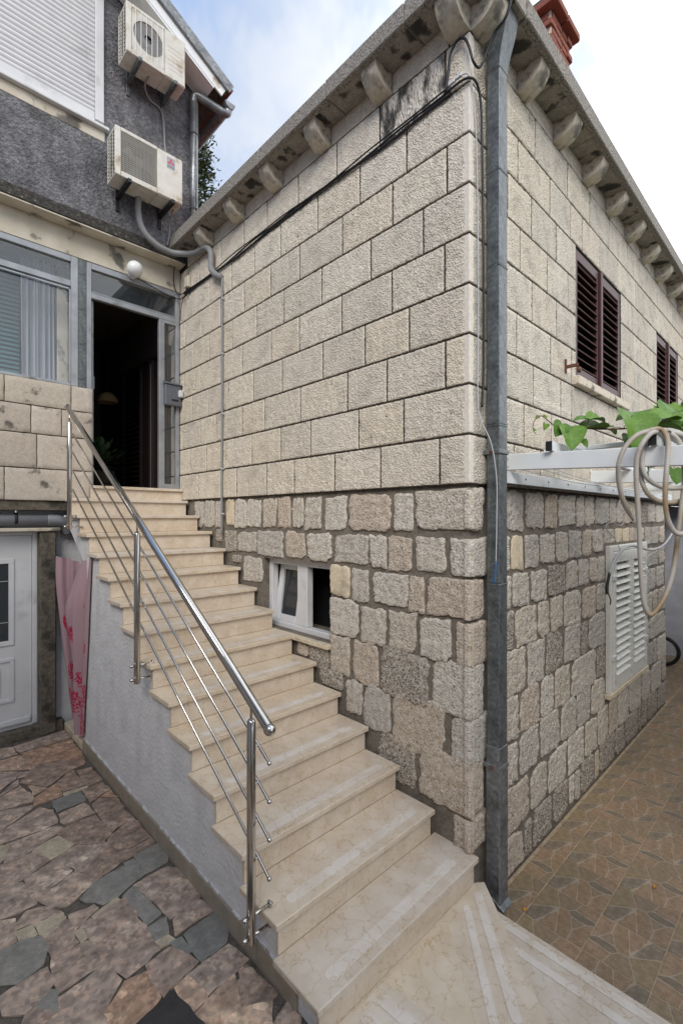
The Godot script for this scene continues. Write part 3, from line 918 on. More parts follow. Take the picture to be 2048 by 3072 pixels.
	M.slate = surf(t_sla, 0.6, 0.6, h_rub, 0.08)
	M.slate_blue = surf(t_sla, 0.6, 0.55, h_rub, 0.08, rgb(236, 240, 242), Vector3(0.3, 0, 0.5))
	M.slate_black = surf(t_sla, 0.6, 0.5, h_rub, 0.08, rgb(108, 109, 114))
	M.cream_slab = surf(t_sla, 0.5, 0.7, h_rub, 0.08, Color(1.28, 1.22, 1.12))
	M.bed = surf(blend(n, [[mid, ramp([[0.0, rgb(116, 106, 95)], [1.0, rgb(146, 134, 121)]])], [stain, ramp([[0.0, Color(0.6, 0.68, 0.5)], [0.4, 0.9], [1.0, 1.0]])], [fine, ramp([[0.0, 0.7], [1.0, 1.0]])]]), 0.6, 0.95, h_rub, 0.4)
	# renders and plasters
	var h_stu := blend(n, [[field(n, SI, 0.045, 51, 4), ramp([[0.0, 0.0], [1.0, 1.0]])], [chis, ramp([[0.0, 0.6], [1.0, 1.0]])]])
	M.stucco = surf(blend(n, [[mid, ramp([[0.0, rgb(98, 97, 98)], [0.45, rgb(128, 127, 129)], [1.0, rgb(158, 157, 160)]])], [stain, ramp([[0.0, 0.7], [0.5, 0.95], [1.0, 1.08]])], [fine, ramp([[0.0, 0.72], [1.0, 1.0]])]]), 0.8, 0.95, h_stu, 1.3)
	M.lichen_edge = surf(blend(n, [[mid, ramp([[0.0, rgb(44, 42, 40)], [0.62, rgb(82, 78, 72)], [0.80, rgb(92, 86, 78)], [0.86, rgb(178, 168, 148)], [1.0, rgb(190, 180, 160)]])], [fine, ramp([[0.0, 0.7], [1.0, 1.0]])]]), 0.8, 0.95, h_rub, 0.6)
	M.old_paint = surf(blend(n, [[soft, ramp([[0.0, rgb(190, 180, 160)], [1.0, rgb(214, 206, 188)]])], [stain, ramp([[0.0, 0.42], [0.2, 0.55], [0.32, 0.95], [1.0, 1.0]])]]), 1.3, 0.85, h_rub, 0.1)
	M.white_wall = surf(blend(n, [[soft, ramp([[0.0, rgb(206, 206, 206)], [1.0, rgb(222, 222, 222)]])], [stain, ramp([[0.0, 0.94], [0.5, 1.0], [1.0, 1.0]])]]), 0.9, 0.9, h_stu, 0.5)
	M.grey_wall = surf(blend(n, [[soft, ramp([[0.0, rgb(150, 150, 156)], [1.0, rgb(166, 166, 172)]])]]), 0.9, 0.9, h_stu, 0.2)
	M.concrete = surf(blend(n, [[mid, ramp([[0.0, rgb(92, 84, 72)], [1.0, rgb(134, 126, 112)]])], [stain, ramp([[0.0, 0.45], [0.4, 0.85], [1.0, 1.0]])]]), 0.7, 0.95, h_rub, 0.3)
	M.par = []
	var t_par := blend(n, [[mid, ramp([[0.0, rgb(188, 181, 171)], [1.0, rgb(210, 204, 195)]])], [stain, ramp([[0.0, 0.45], [0.10, 0.6], [0.22, 0.96], [1.0, 1.0]])], [fine, ramp([[0.0, 0.8], [0.5, 1.0], [1.0, 1.0]])]])
	for i in 3:
		M.par.append(surf(t_par, 0.75, 0.9, h_rub, 0.12, [rgb(250, 244, 236), rgb(236, 228, 220), rgb(244, 238, 228)][i], Vector3(i * 0.37, i * 0.29, 0)))
	M.skirt = surf(blend(n, [[soft, ramp([[0.0, rgb(150, 140, 124)], [1.0, rgb(172, 162, 146)]])], [fine, ramp([[0.0, 0.9], [1.0, 1.0]])]]), 0.5, 0.5)
	# metals
	var t_gal := blend(n, [[field(n, CE, 0.05, 61, 1, 0), ramp([[0.0, 0.60], [1.0, 0.76]])], [stain, ramp([[0.0, 0.7], [0.5, 1.0], [1.0, 1.05]])], [fine, ramp([[0.0, 0.85], [1.0, 1.0]])]])
	M.galv = surf(t_gal, 0.35, 0.45, null, 0, rgb(164, 171, 172))
	M.galv.metallic = 0.35
	M.zinc = surf(t_gal, 0.5, 0.38, null, 0, rgb(206, 210, 212), Vector3(0.4, 0.2, 0.6))
	M.zinc.metallic = 0.5
	M.steel = plain(rgb(196, 192, 186), 0.13, 1.0)
	M.alu = surf(blend(n, [[soft, ramp([[0.0, 0.72], [1.0, 0.8]])], [stain, ramp([[0.0, Color(0.62, 0.58, 0.5)], [0.2, 0.9], [1.0, 1.0]])]]), 0.8, 0.42, null, 0, rgb(214, 218, 222))
	M.alu.metallic = 0.25
	M.white_metal = surf(blend(n, [[soft, ramp([[0.0, rgb(218, 221, 220)], [1.0, rgb(230, 232, 231)]])], [stain, ramp([[0.0, Color(0.62, 0.58, 0.5)], [0.12, Color(0.9, 0.88, 0.84)], [0.22, 1.0], [1.0, 1.0]])]]), 1.1, 0.45)
	M.white_pvc = surf(blend(n, [[soft, ramp([[0.0, rgb(202, 202, 202)], [1.0, rgb(214, 214, 213)]])], [stain, ramp([[0.0, 0.86], [0.3, 1.0], [1.0, 1.0]])]]), 1.2, 0.4)
	M.black = plain(rgb(22, 22, 24), 0.6)
	M.rust = surf(blend(n, [[fine, ramp([[0.0, rgb(80, 48, 34)], [1.0, rgb(120, 84, 66)]])]]), 0.2, 0.9)
	M.pipe_grey = plain(rgb(128, 130, 134), 0.5)
	M.hose_grey = plain(rgb(134, 134, 132), 0.6)
	M.cable = plain(rgb(26, 26, 28), 0.55)
	M.cable_grey = plain(rgb(176, 176, 176), 0.6)
	M.cable_blue = plain(rgb(40, 92, 140), 0.5)
	# painted wood
	M.brown = surf(blend(n, [[field(n, SI, 0.02, 71, 4), ramp([[0.0, rgb(66, 36, 36)], [1.0, rgb(94, 56, 54)]])], [fine, ramp([[0.0, 0.8], [1.0, 1.0]])]]), 0.4, 0.5)
	M.brown_slat = surf(blend(n, [[field(n, SI, 0.02, 72, 4), ramp([[0.0, rgb(84, 52, 46)], [1.0, rgb(124, 88, 76)]])], [fine, ramp([[0.0, 0.8], [1.0, 1.0]])]]), 0.4, 0.6)
	M.white_wood = surf(blend(n, [[mid, ramp([[0.0, rgb(214, 213, 204)], [1.0, rgb(228, 227, 219)]])], [stain, ramp([[0.0, 0.85], [0.3, 1.0], [1.0, 1.0]])]]), 0.5, 0.5)
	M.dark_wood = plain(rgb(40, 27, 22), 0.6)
	M.wood = surf(blend(n, [[mid, ramp([[0.0, rgb(112, 70, 40)], [1.0, rgb(146, 98, 60)]])]]), 0.4, 0.5)
	M.brick = surf(blend(n, [[mid, ramp([[0.0, rgb(128, 74, 58)], [1.0, rgb(154, 96, 78)]])], [fine, ramp([[0.0, 0.75], [0.5, 1.0], [1.0, 1.0]])]]), 0.3, 0.9, h_rub, 0.2)
	M.brick2 = surf(blend(n, [[mid, ramp([[0.0, rgb(134, 74, 60)], [1.0, rgb(164, 96, 78)]])], [speck, ramp([[0.0, 0.4], [0.3, 0.8], [0.45, 1.0], [1.0, 1.0]])]]), 0.3, 0.9, h_rub, 0.2)
	# glass
	M.glass = plain(Color(0.5, 0.58, 0.62, 0.05), 0.015, 0.0, 0.9)
	M.glass.transparency = BaseMaterial3D.TRANSPARENCY_ALPHA
	M.dark_glass = plain(rgb(52, 56, 60), 0.08)
	M.opal = plain(rgb(226, 226, 222), 0.25)
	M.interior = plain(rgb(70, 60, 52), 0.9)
	M.tile = plain(Color(1.12, 1.1, 1.08), 0.5)
	M.tile.albedo_texture = tile_print()
	M.tile2 = M.tile.duplicate()
	M.tile2.albedo_color = Color(1.04, 1.03, 1.02)
	M.grout = surf(t_mor, 0.4, 0.95, null, 0, Color(1.45, 1.38, 1.28))
	M.sheet = plain(Color.WHITE, 0.38)
	M.sheet.albedo_texture = cloth_print()
	M.sheet.cull_mode = BaseMaterial3D.CULL_DISABLED
	M.leaf = []
	var t_leaf := blend(256, [[field(256, SI, 0.02, 81, 4), ramp([[0.0, rgb(84, 122, 36)], [1.0, rgb(122, 160, 58)]])], [field(256, SI, 0.08, 82, 3), ramp([[0.0, 0.82], [1.0, 1.0]])]])
	for i in 3:
		var lm := surf(t_leaf, 0.12, 0.6, null, 0, [rgb(255, 255, 255), rgb(210, 228, 190), rgb(255, 250, 200)][i])
		lm.backlight_enabled = true
		lm.backlight = Color(0.16, 0.22, 0.05)
		lm.cull_mode = BaseMaterial3D.CULL_DISABLED
		M.leaf.append(lm)
	M.stem = plain(rgb(104, 72, 52), 0.8)

func V(x: float, y: float, z: float) -> Vector3:
	return Vector3(x, y, z)

# ---------------------------------------------------------------- stone house
func ashlar_mat(lane: bool) -> Material:
	return M["ashb%d" % (rng.randi() % 4)] if lane else M["ash%d" % (rng.randi() % 5)]

func stone_house() -> void:
	var house := thing("stone_house", "two storey pale stone house with bracketed cornice rising beside the marble stairs", "house")
	var y0 := 2.565
	var ph := 0.291
	var J := 0.0072
	var wa := part("wall", house)
	wa.set_meta("label", "stair side wall of dressed blocks over rubble")
	var wb := part("wall", house)
	wb.set_meta("label", "lane side wall of bleached blocks over rubble with shutters")
	# mortar cores
	var st := S()
	holed(st, 2, -6.62, -0.0075, y0, 5.34, 0.0075, 0.42, [])
	put(st, "joint_mortar", M.joint, wa)
	st = S()
	holed(st, 2, -6.62, -0.03, -0.02, y0 - 0.002, 0.03, 0.40, [[-2.115, -1.21, 1.40, 2.01]])
	put(st, "rubble_mortar", M.mortar, wa)
	var wins := [[1.63, 2.83, 3.52, 4.60], [4.2, 5.34, 3.52, 4.60]]
	st = S()
	holed(st, 0, 0.42, 7.4, y0, 5.34, -0.42, -0.0075, wins)
	put(st, "joint_mortar", M.joint, wb)
	st = S()
	holed(st, 0, 0.40, 4.74, -0.02, y0 - 0.002, -0.40, -0.03, [[2.49, 3.71, 0.71, 2.10]])
	put(st, "rubble_mortar", M.mortar, wb)
	# dressed blocks of the stair side
	for k in 9:
		var ya := y0 + ph * k + J
		var zs := []
		var first: float = JA[k][0]
		var z := first
		while z > -6.0:
			z -= rng.randf_range(0.34, 0.5)
			zs.push_front(maxf(z, -6.2))
		zs.append_array(JA[k])
		zs.append(0.0)
		for i in zs.size() - 1:
			var a: float = zs[i]
			var b: float = zs[i + 1]
			if b - a < 0.06:
				continue
			if i == zs.size() - 2:
				quoin(wa, a + J, ya, ph - 2 * J, 0.235 if b - a > 0.3 else float(JB[k][0]) - J)
				continue
			st = S(true)
			dressed(st, V(0, ya, a + J), Vector3.BACK, Vector3.UP, Vector3.LEFT, b - a - 2 * J, ph - 2 * J, 0.03, 0.0125, rng.randf_range(0.005, 0.0085), rng.randf_range(0.0015, 0.003))
			put(st, "ashlar_block", M.ash_soot if k == 8 and i == zs.size() - 3 else ashlar_mat(false), wa)
	# of the lane side
	for k in 9:
		var ya := y0 + ph * k + J
		var xs := [0.24 if -JA[k][-1] > 0.3 else float(JB[k][0])]
		if xs[0] < 0.3:
			xs.append(JB[k][0])
		for i in range(1, JB[k].size()):
			xs.append(JB[k][i])
		var filled := [xs[0]]
		for i in range(1, xs.size()):
			while xs[i] - filled[-1] > 0.62:
				filled.append(filled[-1] + rng.randf_range(0.38, 0.52))
			filled.append(xs[i])
		while filled[-1] < 7.3:
			filled.append(minf(filled[-1] + rng.randf_range(0.4, 0.56), 7.4))
		for i in filled.size() - 1:
			var spans := [[filled[i] + J, filled[i + 1] - J]]
			var yt := ya + ph - 2 * J
			var yb := ya
			for w in wins:
				if yt > w[2] + 0.02 and yb < w[3] - 0.02:
					var cutted := []
					for s in spans:
						if s[1] < w[0] or s[0] > w[1]:
							cutted.append(s)
						else:
							if s[0] < w[0]:
								cutted.append([s[0], w[0] - 0.004])
							if s[1] > w[1]:
								cutted.append([w[1] + 0.004, s[1]])
					spans = cutted
			for s in spans:
				if s[1] - s[0] < 0.03:
					continue
				st = S(true)
				dressed(st, V(s[0] + 0.0035, ya, 0), Vector3.RIGHT, Vector3.UP, Vector3.BACK, s[1] - s[0] - 0.007, ph - 2 * J, 0.03, 0.017, rng.randf_range(0.003, 0.005), rng.randf_range(0.0015, 0.003))
				put(st, "ashlar_block", ashlar_mat(true), wb)
	# frieze between the brackets
	var cz := [-0.141, -0.711, -1.313, -1.913, -2.507, -3.1, -3.7]
	for i in cz.size() - 1:
		st = S(true)
		dressed(st, V(0, 5.19, cz[i + 1] + 0.135), Vector3.BACK, Vector3.UP, Vector3.LEFT, cz[i] - cz[i + 1] - 0.14, 0.135, 0.03, 0.025, 0.003, 0.003)
		put(st, "ashlar_block", ashlar_mat(false), wa)
	for i in 12:
		var xa := 0.715 - 0.588 + 0.588 * i
		st = S(true)
		dressed(st, V(xa + 0.01, 5.19, 0), Vector3.RIGHT, Vector3.UP, Vector3.BACK, 0.45, 0.135, 0.03, 0.025, 0.003, 0.003)
		put(st, "ashlar_block", M.ash2, wb)
	# rubble
	for r in RA:
		rubble_stone(wa, r, true)
	for r in RB:
		rubble_stone(wb, r, false)
	# unseen strip behind the downpipe
	for k in 8:
		rubble_stone(wb, [0.30, 0.41, 0.06 + 0.31 * k, 0.32 + 0.31 * k, 0], false)
	# brackets
	for z: float in cz.slice(0, 6):
		corbel(house, Transform3D(Basis(Vector3.LEFT, Vector3.UP, Vector3.FORWARD), V(0, 0, z + 0.13 + (0.011 if z > -0.2 else 0.0))))
	for i in 12:
		corbel(house, Transform3D(Basis(Vector3.BACK, Vector3.UP, Vector3.LEFT), V((0.588 * i + 0.13) if i > 0 else 0.141, 0, 0)))
	# cornice slabs
	var edges := [0.2, -0.32, -1.02, -1.86, -2.72, -3.62]
	for i in edges.size() - 1:
		cornice_slab(house, V(-0.2, 5.322, edges[i + 1] + 0.002), V(0.3, 5.437, edges[i] - 0.002), 0)
	edges = [0.302, 0.86, 1.53, 2.3, 3.1, 3.9, 4.75, 5.6, 6.5, 7.5]
	for i in edges.size() - 1:
		cornice_slab(house, V(edges[i] + 0.002, 5.322, -0.3), V(edges[i + 1] - 0.002, 5.437, 0.2), 2)
	bx("ceiling", V(0.32, 5.30, -6.2), V(7.4, 5.43, -0.32), 0, M.interior, house)
	# low hipped roof behind the cornice
	st = S()
	var e := [V(-0.1, 5.44, 0.1), V(7.4, 5.44, 0.1), V(7.4, 5.44, -6.2), V(-0.1, 5.44, -6.2)]
	var rd := [V(2.9, 6.3, -3.05), V(4.4, 6.3, -3.05)]
	quad(st, e[0], rd[0], rd[1], e[1])
	quad(st, e[2], rd[1], rd[0], e[3])
	for v: Vector3 in [e[1], rd[1], e[2], e[3], rd[0], e[0], e[0], e[1], e[2], e[0], e[2], e[3]]:
		st.add_vertex(v)
	put(st, "roof", M.brick2, house)
	# closing walls
	bx("wall", V(0.4, -0.02, -6.2), V(7.4, 5.3, -5.9), 0, M.grey_wall, house)
	bx("wall", V(4.42, -0.02, -5.9), V(4.74, 2.56, -0.41), 0, M.grey_wall, house)
	bx("wall", V(7.1, 2.57, -5.9), V(7.4, 5.3, -0.43), 0, M.grey_wall, house)
	bx("floor", V(0.42, 2.52, -5.9), V(7.4, 2.563, -0.43), 0, M.grey_wall, house)
	for w in wins:
		brown_window(house, w[0], w[1], w[2], w[3])
	white_window(house)
	stair_window(house)
	chimney(house)

func quoin(wall: Node3D, z0: float, y: float, h: float, bl: float) -> void:
	# corner block: two tooled faces with smooth drafted margins at the arris
	var mg := 0.034
	var o := MeshInstance3D.new()
	o.name = "quoin_block"
	var st := S(true)
	dressed(st, V(0, y, z0), Vector3.BACK, Vector3.UP, Vector3.LEFT, -z0 - mg, h, 0.03, 0.0125, 0.007, 0.002)
	var me := mesh_of(st)
	st = S(true)
	dressed(st, V(mg, y, 0), Vector3.RIGHT, Vector3.UP, Vector3.BACK, bl - mg, h, 0.03, 0.022, 0.0045, 0.003)
	st.generate_normals()
	st.commit(me)
	st = S()
	box(st, V(0.0, y, -mg - 0.004), V(0.05, y + h, 0.0), 0.004)
	box(st, V(0.012, y, -0.05), V(mg + 0.004, y + h, -0.0005), 0.004)
	st.generate_normals()
	st.commit(me)
	o.mesh = me
	o.set_surface_override_material(0, ashlar_mat(false))
	o.set_surface_override_material(1, ashlar_mat(true))
	o.set_surface_override_material(2, M.draft)
	wall.add_child(o, true)

func rubble_stone(wall: Node3D, r: Array, stair: bool) -> void:
	var w: float = r[1] - r[0]
	var h: float = r[3] - r[2]
	if w < 0.02 or h < 0.02:
		return
	var kind: int = r[4]
	var rough := 0.0016 if kind == 1 else 0.0095
	var lift := rng.randf_range(0.010, 0.017)
	var st := S(true)
	var corner: bool = stair and r[1] > -0.005
	var u := Vector3.BACK if stair else Vector3.RIGHT
	var n := Vector3.LEFT if stair else Vector3.BACK
	var c := V(0.03, (r[2] + r[3]) / 2, (r[0] + r[1]) / 2) if stair else V((r[0] + r[1]) / 2, (r[2] + r[3]) / 2, -0.03)
	if not stair:
		lift *= 0.75
		w *= 0.965
	if corner:
		w += 0.012
		c.z += 0.006
	rubble(st, c, u, Vector3.UP, n, w * 0.995, h * 0.995, lift, rough, Vector4(1 if corner else 0, 0, 0, 0))
	var m: Material = M["rub%d" % (rng.randi() % 6)]
	if kind == 0 and r[2] < 0.1 and rng.randf() < 0.7:
		kind = 2
	if kind == 1:
		m = M.rub_smooth
	elif kind == 2:
		m = M.rub_dark
	elif kind == 3:
		m = M.rub_pink
	if corner:
		# the same stone shows its other face round the corner
		var bw := 0.16 if w > 0.25 else rng.randf_range(0.2, 0.28)
		rubble(st, V(bw / 2 + 0.0, c.y, -0.03), Vector3.LEFT, Vector3.UP, Vector3.BACK, bw, h * 1.0, 0.03, rough * 0.7, Vector4(1, 0, 0, 0))
	put(st, "rubble_stone", m, wall)

func corbel(house: Node3D, xf: Transform3D) -> void:
	var p := PackedVector2Array([Vector2(-0.05, 5.188), Vector2(0.03, 5.188)])
	for i in 11:
		var a := PI / 2 * (i + 1) / 11.0
		p.append(Vector2(0.03 + 0.133 * sin(a), 5.321 - 0.133 * cos(a)))
	p.append(Vector2(-0.05, 5.321))
	var st := S()
	prism(st, p, xf, 0.13)
	put(st, "corbel", M.corbel, house)

func cornice_slab(house: Node3D, lo: Vector3, hi: Vector3, along: int) -> void:
	var st := S()
	var dy := rng.randf_range(-0.004, 0.004)
	lo.y += dy * 0.3 + 0.001
	hi.y += dy
	# drip lip along the outer edge hangs a little below the soffit
	box(st, lo, hi, 0.007)
	var o := put(st, "cornice_slab", M.cornice, house)
	st = S()
	if along == 0:
		box(st, V(lo.x - 0.006, lo.y - 0.007, lo.z), V(lo.x + 0.045, hi.y + 0.003, hi.z), 0.006)
	else:
		box(st, V(lo.x, lo.y - 0.007, hi.z - 0.045), V(hi.x, hi.y + 0.003, hi.z + 0.006), 0.006)
	put(st, "lip", M.cornice_lip, o)

func brown_window(house: Node3D, xa: float, xb: float, ya: float, yb: float) -> void:
	var w := part("window", house)
	w.set_meta("label", "window closed by dark brown louvred wooden shutters")
	var mid := (xa + xb) / 2
	bx("reveal", V(xa - 0.01, ya - 0.01, -0.415), V(xb + 0.01, yb + 0.01, -0.40), 0, M.black, w)
	for s in 2:
		var a := (xa + 0.012) if s == 0 else (mid + 0.012)
		var b := (mid - 0.012) if s == 0 else (xb - 0.012)
		var zf := -0.012
		bx("stile", V(a, ya + 0.01, zf - 0.04), V(a + 0.05, yb - 0.008, zf), 0.004, M.brown, w)
		bx("stile", V(b - 0.05, ya + 0.01, zf - 0.04), V(b, yb - 0.008, zf), 0.004, M.brown, w)
		bx("rail", V(a + 0.05, ya + 0.01, zf - 0.038), V(b - 0.05, ya + 0.10, zf - 0.002), 0.003, M.brown, w)
		bx("rail", V(a + 0.05, yb - 0.09, zf - 0.038), V(b - 0.05, yb - 0.008, zf - 0.002), 0.003, M.brown, w)
		var n := 13
		for i in n:
			var y := ya + 0.128 + (yb - ya - 0.245) * i / (n - 1)
			var st := S()
			box(st, V(a + 0.047, -0.033, -0.004), V(b - 0.047, 0.033, 0.004), 0.002, Transform3D(Basis(Vector3.RIGHT, -0.85), V(0, y, zf - 0.022)))
			put(st, "slat", M.brown_slat, w)
	bx("cover_strip", V(mid - 0.028, ya + 0.015, -0.012), V(mid + 0.02, yb - 0.01, 0.012), 0.005, M.brown, w)
	bx("sill", V(xa - 0.06, ya - 0.078, -0.1), V(xb + 0.09, ya - 0.002, 0.05), 0.008, M.corbel, w)

func white_window(house: Node3D) -> void:
	var w := part("window", house)
	w.set_meta("label", "window closed by white louvred wooden shutters")
	w.position.z = -0.022
	var xa := 2.49
	var xb := 3.71
	var ya := 0.71
	var yb := 2.10
	bx("reveal", V(xa - 0.01, ya - 0.01, -0.395), V(xb + 0.01, yb + 0.01, -0.38), 0, M.black, w)
	# outer frame
	bx("frame", V(xa - 0.03, ya, -0.03), V(xa + 0.05, yb, 0.035), 0.004, M.white_wood, w)
	bx("frame", V(xb - 0.05, ya, -0.03), V(xb + 0.02, yb, 0.035), 0.004, M.white_wood, w)
	bx("frame", V(xa + 0.05, yb - 0.055, -0.03), V(xb - 0.05, yb, 0.035), 0.004, M.white_wood, w)
	bx("sill", V(xa - 0.06, ya - 0.05, -0.2), V(xb + 0.05, ya - 0.001, 0.045), 0.006, M.rub_smooth, w)
	var mid := (xa + xb) / 2 + 0.02
	for s in 2:
		var a := (xa + 0.055) if s == 0 else (mid + 0.003)
		var b := (mid - 0.003) if s == 0 else (xb - 0.055)
		bx("stile", V(a, ya + 0.005, 0.0), V(a + 0.075, yb - 0.06, 0.04), 0.004, M.white_wood, w)
		bx("stile", V(b - 0.075, ya + 0.005, 0.0), V(b, yb - 0.06, 0.04), 0.004, M.white_wood, w)
		bx("rail", V(a + 0.075, ya + 0.005, 0.001), V(b - 0.075, ya + 0.13, 0.038), 0.003, M.white_wood, w)
		bx("rail", V(a + 0.075, yb - 0.165, 0.001), V(b - 0.075, yb - 0.06, 0.038), 0.003, M.white_wood, w)
		var n := 15
		for i in n:
			var y := ya + 0.165 + (yb - ya - 0.375) * i / (n - 1)
			var st := S()
			box(st, V(a + 0.072, -0.036, -0.005), V(b - 0.06, 0.036, 0.005), 0.002, Transform3D(Basis(Vector3.RIGHT, -1.0), V(0, y, 0.02)))
			put(st, "slat", M.white_wood, w)
	for y: float in [ya + 0.3, yb - 0.33]:
		bx("hinge", V(xa + 0.01, y, 0.035), V(xa + 0.10, y + 0.05, 0.052), 0.004, M.white_pvc, w)
		bx("hinge", V(xb - 0.10, y, 0.035), V(xb - 0.01, y + 0.05, 0.052), 0.004, M.white_pvc, w)

func stair_window(house: Node3D) -> void:
	# small white window low in the stair wall, one leaf tilted in and one open
	var w := part("window", house)
	w.set_meta("label", "small white plastic window low beside the stairs, standing open")
	var za := -2.115
	var zb := -1.21
	var ya := 1.40
	var yb := 2.01
	var x := 0.09
	bx("reveal", V(0.385, ya - 0.02, za - 0.02), V(0.395, yb + 0.02, zb + 0.02), 0, M.black, w)
	var zm := -1.64
	for f in [[za, za + 0.05, ya, yb], [zb - 0.045, zb, ya, yb], [zm - 0.065, zm + 0.065, ya + 0.05, yb - 0.05], [za + 0.05, zb - 0.045, ya, ya + 0.05], [za + 0.05, zb - 0.045, yb - 0.05, yb]]:
		bx("frame", V(x, f[2], f[0]), V(x + 0.07, f[3], f[1]), 0.006, M.white_pvc, w)
	# tilted leaf
	var lf := part("sash", w)
	var b := Basis(Vector3.BACK, -0.14)
	var xf := Transform3D(b, V(x + 0.02, ya + 0.05, 0))
	var st := S()
	var z1 := za + 0.055
	var z2 := zm - 0.068
	for f in [[z1, z1 + 0.06, 0.0, 0.52], [z2 - 0.06, z2, 0.0, 0.52], [z1 + 0.06, z2 - 0.06, 0.0, 0.06], [z1 + 0.06, z2 - 0.06, 0.46, 0.52]]:
		box(st, V(0, f[2], f[0]), V(0.06, f[3], f[1]), 0.005, xf)
	var sash := put(st, "leaf_frame", M.white_pvc, lf)
	sash.name = "leaf_frame"
	st = S()
	box(st, V(0.025, 0.05, z1 + 0.05), V(0.032, 0.47, z2 - 0.05), 0, xf)
	put(st, "pane", M.dark_glass, lf)
	# open leaf swung into the room, seen edge on
	bx("sash", V(x + 0.09, ya + 0.055, zb - 0.10), V(0.36, yb - 0.055, zb - 0.06), 0.005, M.interior, w)
	bx("sill", V(-0.025, ya - 0.035, za - 0.0), V(x + 0.03, ya - 0.001, zb + 0.015), 0.004, M.rub_smooth, w)

func chimney(house: Node3D) -> void:
	var c := part("chimney", house)
	c.set_meta("label", "red brick chimney with projecting cap")
	var x0 := 1.865
	var z1 := -0.29
	var s := 0.44
	bx("core", V(x0 + 0.012, 5.2, z1 - s + 0.012), V(x0 + s - 0.012, 6.94, z1 - 0.012), 0, M.corbel, c)
	var st := S()
	box(st, V(-0.101, -0.0265, -0.05), V(0.101, 0.0265, 0.05), 0.004)
	var full := mesh_of(st)
	for k in 20:
		var y := 6.90 - 0.0715 * k
		for f in 4:
			for i in 2:
				var off := -0.115 + 0.22 * i + (0.02 if (k + f) % 2 == 0 else -0.02) * 1.0
				var o := put_mesh(full, "brick", M.brick if rng.randf() < 0.7 else M.brick2, c)
				var ang := PI / 2 * f
				o.position = V(x0 + s / 2, y, z1 - s / 2) + Basis(Vector3.UP, ang) * V(off, 0, s / 2 - 0.048)
				o.rotation.y = ang
	for f in 4:
		for i in 2:
			var o := put_mesh(full, "brick", M.brick, c)
			var ang := PI / 2 * f
			o.scale = V(1.33, 1.15, 1.3)
			o.position = V(x0 + s / 2, 6.977, z1 - s / 2) + Basis(Vector3.UP, ang) * V(-0.142 + 0.284 * i, 0, s / 2 + 0.0)
			o.rotation.y = ang
	bx("cap", V(x0 - 0.03, 7.02, z1 - s - 0.03), V(x0 + s + 0.03, 7.07, z1 + 0.03), 0.006, M.concrete, c)

# ---------------------------------------------------------------- stairs
func rounded_strip(st: SurfaceTool, a: Vector3, b: Vector3, r: float) -> void:
	# a flat band with round ends between a and b
	var d := b - a
	d.y = 0
	d = d.normalized()
	var side := V(-d.z, 0, d.x)
	var p := PackedVector2Array()
	for k in 9:
		var t := PI * k / 8.0
		var q := b + (side * cos(t) + d * sin(t)) * r
		p.append(Vector2(q.x, q.z))
	for k in 9:
		var t := PI * k / 8.0
		var q := a + (-side * cos(t) - d * sin(t)) * r
		p.append(Vector2(q.x, q.z))
	prism(st, p, Transform3D(Basis(Vector3.RIGHT, Vector3.BACK, Vector3.DOWN), V(0, a.y + 0.0012, 0)), 0.001)

